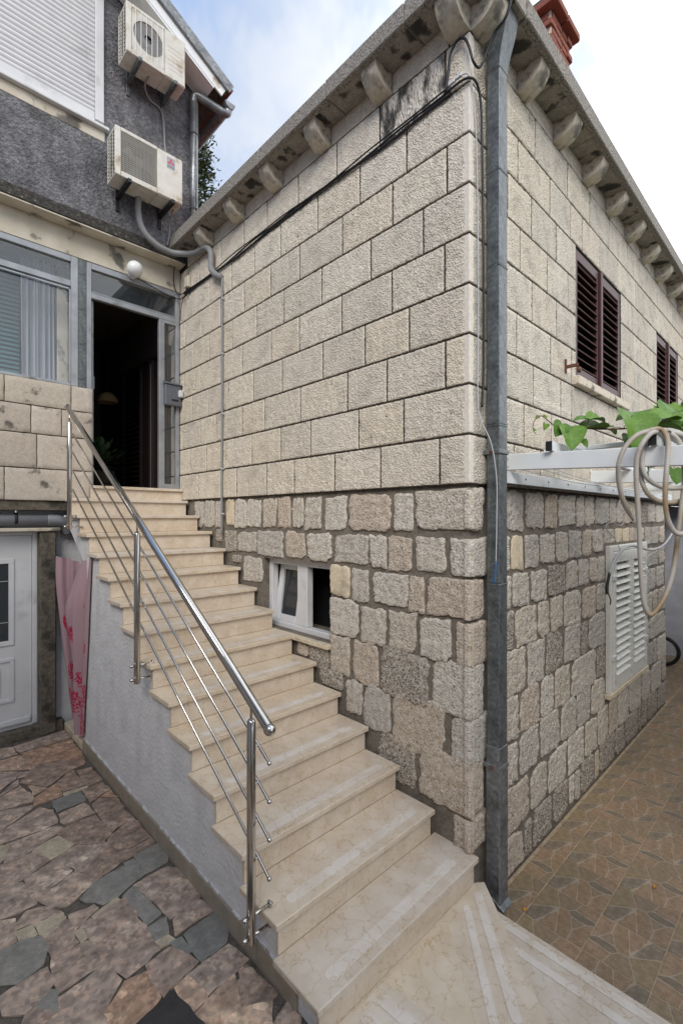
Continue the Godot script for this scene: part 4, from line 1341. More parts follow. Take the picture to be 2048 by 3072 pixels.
func stairs() -> void:
	var t := thing("stairs", "flight of cream marble steps climbing along the stone wall to the dark doorway", "stairs")
	var n := 14
	var body := PackedVector2Array([Vector2(-0.004, 0.0)])
	for k in n:
		var nose := 0.042 - 0.276 * k
		var y := 0.42 + 0.1645 * k
		body.append(Vector2(nose - 0.046, y - 0.032))
		body.append(Vector2(nose - 0.276 - 0.046, y - 0.032))
	body[-1].x = -3.72
	body.append(Vector2(-3.72, 2.28))
	body.append(Vector2(-3.22, 1.965))
	body.append(Vector2(-3.22, 0.0))
	var st := S()
	# polygon lies in (z, y); x runs from the outer face inwards
	prism(st, body, Transform3D(Basis(Vector3.BACK, Vector3.UP, Vector3.LEFT), V(-0.012, 0, 0)), 1.138)
	var sw := put(st, "side_wall", M.white_wall, t)
	sw.set_meta("label", "white plastered side of the staircase")
	for k in n:
		var nose := 0.042 - 0.276 * k
		var y := 0.42 + 0.1645 * k
		var xr := 0.03 if k == 0 else -0.004
		var back := nose - 0.305 if k < n - 1 else -3.70
		var mi := rng.randi() % 4
		var tr := bx("tread", V(-1.19, y - 0.03, back), V(xr, y, nose), 0.0035, M["marble%d" % mi], t)
		bx("riser", V(-1.163, y - 0.1645 + 0.001, nose - 0.045), V(xr - 0.012, y - 0.0305, nose - 0.025), 0.002, M.riser, t)
		st = S()
		rounded_strip(st, V(-1.045, y, nose - 0.075), V(-0.125, y, nose - 0.088), 0.029)
		put(st, "grip_strip", M["grip%d" % mi], tr)
	# threshold below the door
	bx("riser", V(-0.96, 2.56, -3.715), V(-0.004, 2.664, -3.695), 0.002, M.riser, t)
	bx("threshold", V(-0.95, 2.665, -3.95), V(-0.004, 2.694, -3.67), 0.003, M.marble1, t)
	# bottom winders
	var land := [
		[[-1.16, 0.03], [-0.778, 0.03], [-0.747, 0.312], [-0.746, 0.411], [-0.829, 0.9], [-1.16, 0.9]],
		[[-0.778, 0.03], [-0.284, 0.03], [-0.632, 0.4235], [-0.709, 0.501], [-0.746, 0.411], [-0.747, 0.312]],
		[[-0.284, 0.03], [0.034, 0.013], [0.078, 0.049], [-0.425, 0.623], [-0.67, 0.9], [-0.829, 0.9], [-0.746, 0.411], [-0.709, 0.501], [-0.632, 0.4235]]]
	for i in 3:
		var p := PackedVector2Array()
		for q in land[i]:
			p.append(Vector2(q[0], q[1]))
		p = Geometry2D.offset_polygon(p, -0.0006, Geometry2D.JOIN_MITER)[0]
		st = S()
		flag(st, p, 0.255, 0.03, 0.0, 9.0, 0.0, 0.0008)
		var sl := put(st, "landing_slab", M["marble%d" % [0, 3, 1][i]], t)
		st = S()
		if i == 0:
			rounded_strip(st, V(-0.85, 0.256, 0.085), V(-0.82, 0.256, 0.5), 0.028)
			rounded_strip(st, V(-0.955, 0.256, 0.085), V(-0.93, 0.256, 0.5), 0.028)
			put(st, "grip_strip", M.grip0, sl)
		elif i == 2:
			rounded_strip(st, V(-0.035, 0.256, 0.075), V(-0.50, 0.256, 0.52), 0.024)
			rounded_strip(st, V(-0.16, 0.256, 0.08), V(-0.58, 0.256, 0.46), 0.02)
			put(st, "grip_strip", M.grip1, sl)
	st = S()
	var bp := PackedVector2Array([Vector2(-1.14, 0.0), Vector2(0.02, 0.0), Vector2(0.05, 0.045), Vector2(-0.45, 0.615), Vector2(-0.69, 0.88), Vector2(-1.14, 0.88)])
	prism(st, bp, Transform3D(Basis(Vector3.RIGHT, Vector3.BACK, Vector3.DOWN), V(0, 0.2546, 0)), 0.25)
	put(st, "landing_base", M.riser, t)
	st = S()
	flag(st, PackedVector2Array([Vector2(0.128, 0.08), Vector2(0.131, 1.3), Vector2(-0.9, 1.3), Vector2(-0.7, 0.86), Vector2(-0.03, 0.10)]), 0.09, 0.03, 0.0, 9.0, 0.0, 0.0008)
	var low := put(st, "landing_slab", M.marble2, t)
	st = S()
	rounded_strip(st, V(0.072, 0.091, 0.16), V(0.078, 0.091, 0.9), 0.024)
	rounded_strip(st, V(-0.03, 0.091, 0.30), V(-0.02, 0.091, 1.0), 0.022)
	put(st, "grip_strip", M.grip2, low)
	st = S()
	prism(st, PackedVector2Array([Vector2(0.10, 0.10), Vector2(0.10, 1.28), Vector2(-0.88, 1.28), Vector2(-0.7, 0.9), Vector2(-0.02, 0.12)]), Transform3D(Basis(Vector3.RIGHT, Vector3.BACK, Vector3.DOWN), V(0, 0.06, 0)), 0.07)
	put(st, "landing_base", M.riser, t)
	# skirting tiles at the foot of the side wall
	var z := -0.13
	while z > -3.2:
		var z2 := maxf(z - 0.302, -3.22)
		bx("skirting_tile", V(-1.163, 0.24, z2 + 0.0015), V(-1.1502, 0.372 + rng.randf_range(-0.003, 0.003), z - 0.0015), 0.0015, M.skirt, t)
		z = z2
	# crumbs of old plaster above the tiles
	st = S(true)
	for i in 60:
		var q := V(-1.151, 0.374 + rng.randf() * 0.008, rng.randf_range(-3.15, -0.16))
		rubble(st, q, Vector3.BACK, Vector3.UP, Vector3.LEFT, rng.randf_range(0.02, 0.09), rng.randf_range(0.008, 0.022), rng.randf_range(0.003, 0.008), 0.003)
	put(st, "plaster_crumbs", M.white_wall, t).set_meta("kind", "stuff")

func railing() -> void:
	var t := thing("stair_railing", "polished steel stair railing with round handrail, three posts and four thin bars", "railing")
	var x := -1.25
	var posts := [[-0.34, 0.481, 1.473], [-1.68, 1.291, 2.272], [-3.29, 2.262, 3.231]]
	var ry := func(z: float) -> float: return 1.469 + 0.603 * (-0.191 - z)
	for p in posts:
		var z: float = p[0]
		var po := part("post", t)
		var st := S(true)
		lathe(st, [Vector2(0, p[1]), Vector2(0.018, p[1]), Vector2(0.02, p[1] + 0.003), Vector2(0.02, p[2] - 0.008), Vector2(0.017, p[2] - 0.002), Vector2(0.011, p[2] + 0.004), Vector2(0, p[2] + 0.006)], Transform3D(Basis.IDENTITY, V(x, 0, z)), 24)
		put(st, "tube", M.steel, po)
		st = S(true)
		tube(st, PackedVector3Array([V(x, p[2], z), V(x, ry.call(z) - 0.01, z)]), 0.006, 10)
		put(st, "pin", M.steel, po)
		for dy: float in [0.028, 0.118]:
			var y: float = p[1] + dy
			st = S(true)
			tube(st, PackedVector3Array([V(x - 0.03, y, z), V(-1.14, y, z)]), 0.007, 10)
			lathe(st, [Vector2(0, 0), Vector2(0.011, 0.001), Vector2(0.012, 0.018), Vector2(0.009, 0.026), Vector2(0, 0.029)], Transform3D(Basis(Vector3.BACK, PI / 2), V(x - 0.018, y, z)), 14)
			lathe(st, [Vector2(0, 0), Vector2(0.017, 0.0), Vector2(0.017, 0.005), Vector2(0.006, 0.007)], Transform3D(Basis(Vector3.BACK, PI / 2), V(-1.15, y, z)), 16)
			put(st, "bolt", M.steel, po)
	var st := S(true)
	var a := V(x, ry.call(-0.20), -0.20)
	var b := V(x, ry.call(-3.36), -3.36)
	tube(st, PackedVector3Array([a, b]), 0.0225, 24)
	var hr := put(st, "handrail", M.steel, t)
	st = S(true)
	ball(st, a, 0.0265, 20)
	put(st, "end_ball", M.steel, hr)
	st = S(true)
	ball(st, b, 0.024, 20)
	put(st, "end_ball", M.steel, hr)
	for y: float in [1.298, 1.13, 0.963, 0.793]:
		st = S(true)
		var p := V(-1.213, y, -0.255)
		var q := V(-1.213, y + 0.5965 * 3.075, -3.33)
		tube(st, PackedVector3Array([p, q]), 0.0066, 12)
		for po in posts:
			var zz: float = po[0]
			tube(st, PackedVector3Array([V(-1.235, y + 0.5965 * (-0.255 - zz), zz), V(-1.213, y + 0.5965 * (-0.255 - zz), zz)]), 0.005, 8)
		var br := put(st, "bar", M.steel, t)
		st = S(true)
		ball(st, p, 0.0105, 14)
		put(st, "end_ball", M.steel, br)

# ---------------------------------------------------------------- grounds
func grounds() -> void:
	var g := bx("ground", V(-60, -0.5, -60), V(60, -0.03, 60), 0, M.bed, self)
	structure(g)
	var floor_ := Node3D.new()
	floor_.name = "tiled_floor"
	add_child(floor_)
	structure(floor_)
	bx("grout", V(-1.1, -0.028, -0.02), V(9.0, -0.003, 4.0), 0, M.grout, floor_)
	bx("grout", V(4.75, -0.028, -3.2), V(9.0, -0.0035, -0.02), 0, M.grout, floor_)
	var rows := [0.004]
	var z := 0.17
	while z < 2.75:
		rows.append(z)
		z += 0.326
	var make := func(w: float, d: float, mirrored: bool) -> ArrayMesh:
		var st := S()
		var b := 0.002
		var uv := func(px: float, pz: float) -> Vector2: return Vector2(px / 0.33, pz / 0.33) if not mirrored else Vector2(1 - px / 0.33, 1 - pz / 0.33)
		quad_uv(st, [V(b, 0, b), V(w - b, 0, b), V(w - b, 0, d - b), V(b, 0, d - b)], [uv.call(b, b), uv.call(w - b, b), uv.call(w - b, d - b), uv.call(b, d - b)])
		var o := [V(0, -0.002, 0), V(w, -0.002, 0), V(w, -0.002, d), V(0, -0.002, d)]
		var i2 := [V(b, 0, b), V(w - b, 0, b), V(w - b, 0, d - b), V(b, 0, d - b)]
		for k in 4:
			var k2 := (k + 1) % 4
			quad_uv(st, [i2[k], o[k], o[k2], i2[k2]], [uv.call(i2[k].x, i2[k].z), uv.call(o[k].x, o[k].z), uv.call(o[k2].x, o[k2].z), uv.call(i2[k2].x, i2[k2].z)])
			quad_uv(st, [o[k], o[k] - V(0, 0.008, 0), o[k2] - V(0, 0.008, 0), o[k2]], [uv.call(o[k].x, o[k].z), uv.call(o[k].x, o[k].z), uv.call(o[k2].x, o[k2].z), uv.call(o[k2].x, o[k2].z)])
		return mesh_of(st)
	var gp := 0.0065
	var meshes := {}
	for j in rows.size() - 1:
		var d: float = rows[j + 1] - rows[j] - gp
		for i in range(-3, 24):
			var x := 0.335 + 0.326 * i
			if x + 0.326 < 0.05 and rows[j] < 1.2:
				continue
			var key := "%d_%d" % [mini(j, 1), 1 if (rng.randf() < 0.3) else 0]
			if not meshes.has(key):
				meshes[key] = make.call(0.326 - gp, d, key.ends_with("1"))
			var o := put_mesh(meshes[key], "floor_tile", M.tile if rng.randf() < 0.7 else M.tile2, floor_)
			o.position = V(x, rng.randf_range(-0.0006, 0.0006), rows[j])
			if j > 0 and rng.randf() < 0.2:
				o.rotation.y = PI
				o.position += V(0.326 - gp, 0, d)
	for j in 8:
		for i in range(14, 22):
			if 0.335 + 0.326 * i < 4.8:
				continue
			var o := put_mesh(meshes["1_0"], "floor_tile", M.tile, floor_)
			o.position = V(0.335 + 0.326 * i, 0, -0.33 - 0.326 * j)
	# crazy paving of the yard
	var yard := Node3D.new()
	yard.name = "yard_paving"
	add_child(yard)
	structure(yard)
	bx("mortar_bed", V(-7.0, -0.02, -3.84), V(-1.148, 0.261, 3.0), 0, M.bed, yard)
	var hull := PackedVector2Array()
	var taken := []
	for r in PV:
		var p := PackedVector2Array()
		for i in range(0, r[1].size(), 2):
			p.append(Vector2(minf(r[1][i], -1.17), maxf(r[1][i + 1], -3.81)))
		p = Geometry2D.offset_polygon(p, 0.0045, Geometry2D.JOIN_MITER)[0]
		hull.append_array(p)
		taken.append(p)
		var m: Material = M["bre%d" % (rng.randi() % 4)]
		match r[0]:
			"d": m = M.bre_dark
			"o": m = M.bre_warm
			"g": m = M.slate
			"b": m = M.slate_blue
			"k": m = M.slate_black
			"c": m = M.cream_slab
		var st := S()
		flag(st, p, 0.27 + rng.randf_range(-0.002, 0.002), 0.02, 0.009, 0.035)
		put(st, "paving_stone", m, yard)
	var hp := Geometry2D.convex_hull(hull)
	for j in 14:
		for i in 12:
			var o := Vector2(-4.6 + 0.34 * i + rng.randf_range(-0.04, 0.04), -3.75 + 0.36 * j + rng.randf_range(-0.04, 0.04))
			var p := PackedVector2Array()
			for k in 4:
				var q: Vector2 = [Vector2(-0.155, -0.165), Vector2(0.155, -0.165), Vector2(0.155, 0.165), Vector2(-0.155, 0.165)][k]
				p.append(o + q + Vector2(rng.randf_range(-0.02, 0.02), rng.randf_range(-0.02, 0.02)))
			var bad := false
			for q in p:
				if q.x > -1.18 or q.y < -3.81 or Geometry2D.is_point_in_polygon(q, hp):
					bad = true
			for tk in taken:
				if not Geometry2D.intersect_polygons(tk, p).is_empty():
					bad = true
			if bad:
				continue
			var st := S()
			flag(st, p, 0.27 + rng.randf_range(-0.002, 0.002), 0.02, 0.012, 0.05)
			put(st, "paving_stone", M["bre%d" % (rng.randi() % 4)], yard)
	# fallen leaves on the tiles
	var spots := [[0.352, 0.165], [1.12, 0.66]]
	for i in 2:
		var st := S()
		var p := V(spots[i][0], 0.006, spots[i][1])
		for k in 2:
			var s := 1.0 if k == 0 else -1.0
			for v: Vector3 in [p + V(-0.018, 0.002, 0), p + V(0.002, 0.006, 0.011 * s), p + V(0.02, 0.001, 0.003)]:
				st.add_vertex(v)
		var lf := put(st, "fallen_leaf", plain(rgb(196, 132, 30), 0.7), self)
		lf.name = numbered("fallen_leaf")
		tag(lf, ["small yellow leaf fallen on the tiles beside the downpipe shoe", "small yellow leaf fallen on the tiles out in the lane"][i], "leaf", "fallen leaves")

# ---------------------------------------------------------------- grey house behind the stairs
func grey_house() -> void:
	var h := thing("grey_house", "grey roughcast house over the glazed doorway at the top of the stairs", "house")
	var zs := -3.60
	# upper storey: gable wall, its ridge away to the left
	var st := S()
	var gable := PackedVector2Array([Vector2(-7.0, 5.24), Vector2(0.14, 5.24), Vector2(0.14, 7.28), Vector2(-3.4, 9.2), Vector2(-7.0, 7.25)])
	prism(st, gable, Transform3D(Basis.IDENTITY, V(0, 0, zs - 0.3)), 0.3)
	put(st, "wall", M.stucco, h)
	bx("wall", V(-0.16, 5.24, -10.5), V(0.14, 7.28, zs - 0.3), 0, M.stucco, h)
	# slab edge grown with lichen, stained soffit
	bx("slab_edge", V(-7.0, 5.232, -3.9), V(-0.01, 5.345, -3.585), 0.01, M.lichen_edge, h)
	bx("soffit", V(-7.0, 5.215, -3.80), V(-0.01, 5.2315, -3.592), 0.004, M.old_paint, h)
	bx("lintel", V(-7.0, 4.96, -3.95), V(-0.004, 5.2145, -3.742), 0.004, M.old_paint, h)
	roller_shutter(h)
	eaves(h)
	# parapet of sawn stone below the window
	var par := part("parapet", h)
	bx("core", V(-7.0, 2.535, -3.95), V(-0.945, 3.655, -3.752), 0, M.joint, par)
	var rows := [[3.428, 3.672, [-2.2, -1.666, -1.125, -0.93]], [3.162, 3.424, [-2.3, -1.94, -1.461, -1.209, -0.93]], [2.836, 3.158, [-2.4, -1.9, -1.413, -0.93]], [2.532, 2.832, [-2.25, -1.666, -0.93]]]
	for r in rows:
		var xs: Array = r[2].duplicate()
		while xs[0] > -4.5:
			xs.push_front(xs[0] - rng.randf_range(0.42, 0.6))
		for i in xs.size() - 1:
			st = S(true)
			dressed(st, V(xs[i] + 0.004, r[0] + 0.003, -3.735), Vector3.RIGHT, Vector3.UP, Vector3.BACK, xs[i + 1] - xs[i] - 0.008, r[1] - r[0] - 0.006, 0.05 if r[1] < 3.6 else 0.2, 0.045, 0.0012, 0.002)
			put(st, "ashlar_block", M.par[rng.randi() % 3], par)
	# ground floor, set back under the slab
	bx("slab", V(-7.0, 2.44, -6.62), V(-0.01, 2.534, -3.76), 0.004, M.concrete, h)
	st = S()
	holed(st, 0, -7.0, -0.01, 0.0, 2.44, -4.2, -3.93, [[-2.42, -1.375, 0.37, 2.235]])
	put(st, "wall", M.white_wall, h)
	bx("pillar", V(-1.372, 0.26, -3.928), V(-1.232, 2.236, -3.82), 0.012, M.concrete, h)
	bx("lintel", V(-2.6, 2.238, -3.928), V(-1.20, 2.272, -3.80), 0.006, M.old_paint, h)
	bx("doorstep", V(-2.7, 0.20, -4.2), V(-1.16, 0.365, -3.842), 0.012, M.concrete, h)
	bx("doorstep", V(-1.158, 0.20, -3.85), V(-1.0, 0.33, -3.23), 0.008, M.rub_smooth, h)
	white_door(h)
	glazing(h)
	# rooms behind the glazing
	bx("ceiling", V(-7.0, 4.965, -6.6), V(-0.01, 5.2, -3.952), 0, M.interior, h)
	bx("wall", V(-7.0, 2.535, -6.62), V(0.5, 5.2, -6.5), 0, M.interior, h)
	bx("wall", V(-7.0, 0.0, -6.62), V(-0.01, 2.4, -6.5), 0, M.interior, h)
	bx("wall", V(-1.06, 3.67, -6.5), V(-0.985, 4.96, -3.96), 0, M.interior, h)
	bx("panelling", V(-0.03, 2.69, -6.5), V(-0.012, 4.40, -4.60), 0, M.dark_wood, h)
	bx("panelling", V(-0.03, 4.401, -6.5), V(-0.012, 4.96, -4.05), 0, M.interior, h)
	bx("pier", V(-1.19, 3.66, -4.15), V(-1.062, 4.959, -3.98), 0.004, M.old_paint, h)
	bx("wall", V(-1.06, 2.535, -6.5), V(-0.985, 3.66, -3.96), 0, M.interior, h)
	bx("wall", V(-7.2, 0.0, -10.5), V(-7.0, 7.2, -3.6), 0, M.stucco, h)
	bx("wall", V(-7.0, 5.24, -10.7), V(0.14, 7.28, -10.5), 0, M.stucco, h)
	bx("ceiling", V(-7.0, 7.1, -10.5), V(-0.17, 7.25, -3.91), 0, M.interior, h)

func roller_shutter(h: Node3D) -> void:
	var w := part("roller_shutter", h)
	w.set_meta("label", "white closed roller shutter of the upper window")
	var z := -3.60
	bx("frame", V(-0.952, 6.30, z - 0.01), V(-0.872, 7.75, z + 0.03), 0.006, M.white_pvc, w)
	bx("frame", V(-3.0, 6.30, z - 0.01), V(-2.92, 7.75, z + 0.03), 0.006, M.white_pvc, w)
	bx("sill", V(-3.05, 6.235, z - 0.02), V(-0.83, 6.268, z + 0.055), 0.006, M.white_pvc, w)
	bx("bottom_rail", V(-2.92, 6.272, z - 0.005), V(-0.954, 6.375, z + 0.02), 0.004, M.white_pvc, w)
	bx("plaster_patch", V(-3.1, 6.13, z - 0.01), V(-0.86, 6.233, z + 0.006), 0.004, M.old_paint, w)
	var st := S()
	var prof := PackedVector2Array([Vector2(0, 0), Vector2(0.006, 0.001), Vector2(0.013, 0.014), Vector2(0.015, 0.027), Vector2(0.012, 0.04), Vector2(0.004, 0.0465), Vector2(0, 0.047)])
	prism(st, prof, Transform3D(Basis(Vector3.BACK, Vector3.UP, Vector3.LEFT), V(-0.954, 0, 0)), 1.966)
	var slat := mesh_of(st)
	for i in 28:
		var o := put_mesh(slat, "slat", M.white_pvc, w)
		o.position = V(0, 6.378 + 0.0485 * i, z + 0.001)

func eaves(h: Node3D) -> void:
	# roof slope falls to the right: verge board, tiles and gutter seen from below
	var r := part("roof", h)
	var s := V(1, -0.55, 0).normalized()
	var up := V(0.55, 1, 0).normalized()
	var end := V(0.30, 7.16, -3.33)
	var xf := Transform3D(Basis(s, up, Vector3.BACK), end)
	var st := S()
	box(st, V(-8, 0.05, -7.2), V(0.02, 0.11, 0.0), 0.0, xf)
	put(st, "deck", M.concrete, r)
	st = S()
	box(st, V(-8, 0.113, -7.2), V(0.06, 0.17, 0.03), 0.01, xf)
	put(st, "tiles", M.brick2, r)
	st = S()
	box(st, V(-8, -0.035, 0.002), V(0.0, 0.112, 0.022), 0.003, xf)
	put(st, "verge_board", M.white_metal, r)
	st = S()
	box(st, V(-8, 0.066, 0.024), V(0.04, 0.19, 0.05), 0.008, xf)
	put(st, "flashing", M.zinc, r)
	st = S()
	box(st, V(-8, -0.06, -0.25), V(-0.1, -0.04, 0.02), 0.0, xf)
	put(st, "soffit_board", M.white_metal, r)
	# half round gutter along the eaves
	st = S()
	var gx := 0.40
	var gy := 7.13
	for i in 10:
		var a0 := PI + PI * i / 10.0
		var a1 := PI + PI * (i + 1) / 10.0
		var rr := 0.065
		var p := V(gx + cos(a0) * rr, gy + sin(a0) * rr, -3.32)
		var q := V(gx + cos(a1) * rr, gy + sin(a1) * rr, -3.32)
		var back := V(0, 0, -7.0)
		quad(st, p, q, q + back, p + back)
		var p2 := V(gx + cos(a0) * 0.06, gy + sin(a0) * 0.06, -3.32)
		var q2 := V(gx + cos(a1) * 0.06, gy + sin(a1) * 0.06, -3.32)
		quad(st, p2, p2 + back, q2 + back, q2)
		for v: Vector3 in [V(gx, gy, -3.318), p, q]:
			st.add_vertex(v)
	put(st, "gutter", M.zinc, r)

func frame_bar(parent: Node3D, x0: float, x1: float, y0: float, y1: float, zf := -3.745, d := 0.05) -> void:
	bx("frame", V(x0, y0, zf - d), V(x1, y1, zf), 0.003, M.alu, parent)

func glazing(h: Node3D) -> void:
	# aluminium window over the parapet
	var w := part("window", h)
	w.set_meta("label", "wide aluminium window over the stone parapet")
	var wl := -3.4
	frame_bar(w, -1.125, -1.062, 3.674, 4.958)
	frame_bar(w, wl, -1.126, 4.90, 4.957)
	frame_bar(w, wl, -1.126, 4.655, 4.712)
	frame_bar(w, wl, -1.126, 3.674, 3.70)
	frame_bar(w, -2.75, -2.70, 3.701, 4.654)
	bx("bead", V(wl, 4.62, -3.752), V(-1.126, 4.636, -3.742), 0.002, M.alu, w)
	bx("bead", V(-1.142, 3.71, -3.752), V(-1.126, 4.636, -3.742), 0.002, M.alu, w)
	bx("pane", V(wl, 3.701, -3.776), V(-1.127, 4.654, -3.771), 0, M.glass, w)
	bx("pane", V(wl, 4.713, -3.776), V(-1.127, 4.899, -3.771), 0, M.glass, w)
	# steel post between window and door
	bx("post", V(-1.06, 3.66, -3.80), V(-0.985, 4.958, -3.748), 0.003, M.galv, h)
	# door surround: jambs, transom light, sidelight
	var d := part("door", h)
	d.set_meta("label", "open aluminium door with transom light and sidelight")
	frame_bar(d, -0.983, -0.94, 2.695, 4.955)
	frame_bar(d, -0.052, -0.012, 2.695, 4.955)
	frame_bar(d, -0.939, -0.053, 4.895, 4.955)
	frame_bar(d, -0.939, -0.053, 4.60, 4.655)
	frame_bar(d, -0.245, -0.185, 2.695, 4.599)
	frame_bar(d, -0.184, -0.053, 2.695, 2.75)
	frame_bar(d, -0.184, -0.053, 4.565, 4.599)
	bx("bead", V(-0.938, 4.655, -3.752), V(-0.054, 4.668, -3.742), 0.002, M.alu, d)
	bx("pane", V(-0.939, 4.656, -3.776), V(-0.053, 4.894, -3.771), 0, M.glass, d)
	bx("pane", V(-0.184, 2.751, -3.776), V(-0.053, 4.564, -3.771), 0, M.glass, d)
	# the leaf stands open against the left side of the passage
	var lf := part("door_leaf", d)
	bx("stile", V(-0.935, 2.70, -3.86), V(-0.905, 4.595, -3.80), 0.003, M.alu, lf)
	bx("handle", V(-0.90, 3.70, -3.835), V(-0.89, 3.83, -3.82), 0.003, M.alu, lf)
	bx("panel", V(-0.93, 2.70, -4.6), V(-0.915, 4.595, -3.862), 0, M.dark_glass, lf)

func white_door(h: Node3D) -> void:
	var d := part("door", h)
	d.set_meta("label", "white panelled front door with leaded glass under the slab")
	var z := -3.95
	bx("frame", V(-1.415, 0.37, z - 0.02), V(-1.375, 2.235, z + 0.03), 0.004, M.white_pvc, d)
	bx("frame", V(-2.42, 2.20, z - 0.02), V(-1.416, 2.235, z + 0.03), 0.004, M.white_pvc, d)
	bx("frame", V(-2.42, 0.37, z - 0.02), V(-2.38, 2.199, z + 0.03), 0.004, M.white_pvc, d)
	bx("leaf", V(-2.378, 0.372, z - 0.03), V(-1.417, 2.198, z + 0.008), 0.004, M.white_pvc, d)
	bx("weather_bar", V(-2.36, 0.40, z + 0.009), V(-1.43, 0.455, z + 0.035), 0.012, M.white_pvc, d)
	var ring := func(x0: float, x1: float, y0: float, y1: float, t: float, called: String) -> void:
		var st := S()
		box(st, V(x0, y0, z + 0.008), V(x1, y0 + t, z + 0.022), 0.006)
		box(st, V(x0, y1 - t, z + 0.008), V(x1, y1, z + 0.022), 0.006)
		box(st, V(x0, y0 + t, z + 0.008), V(x0 + t, y1 - t, z + 0.022), 0.006)
		box(st, V(x1 - t, y0 + t, z + 0.008), V(x1, y1 - t, z + 0.022), 0.006)
		put(st, called, M.white_pvc, d)
	ring.call(-2.23, -1.56, 1.16, 1.98, 0.045, "moulding")
	ring.call(-2.23, -1.56, 0.62, 1.04, 0.035, "moulding")
	ring.call(-2.12, -1.67, 0.70, 0.96, 0.025, "moulding")
	bx("pane", V(-2.185, 1.205, z + 0.0085), V(-1.605, 1.935, z + 0.012), 0, M.dark_glass, d)
	var red := plain(rgb(120, 28, 34), 0.15)
	for y: float in [1.38, 1.77]:
		for x: float in [-1.75, -2.04]:
			var st := S()
			prism(st, PackedVector2Array([Vector2(x - 0.05, y), Vector2(x, y - 0.05), Vector2(x + 0.05, y), Vector2(x, y + 0.05)]), Transform3D(Basis.IDENTITY, V(0, 0, z + 0.0125)), 0.002)
			put(st, "red_diamond", red, d)
			st = S()
			box(st, V(x - 0.003, 1.21, z + 0.0122), V(x + 0.003, y - 0.05, z + 0.0152))
			box(st, V(x + 0.05, y - 0.003, z + 0.0122), V(minf(x + 0.17, -1.61), y + 0.003, z + 0.0152))
			put(st, "lead_strip", M.cable_grey, d)

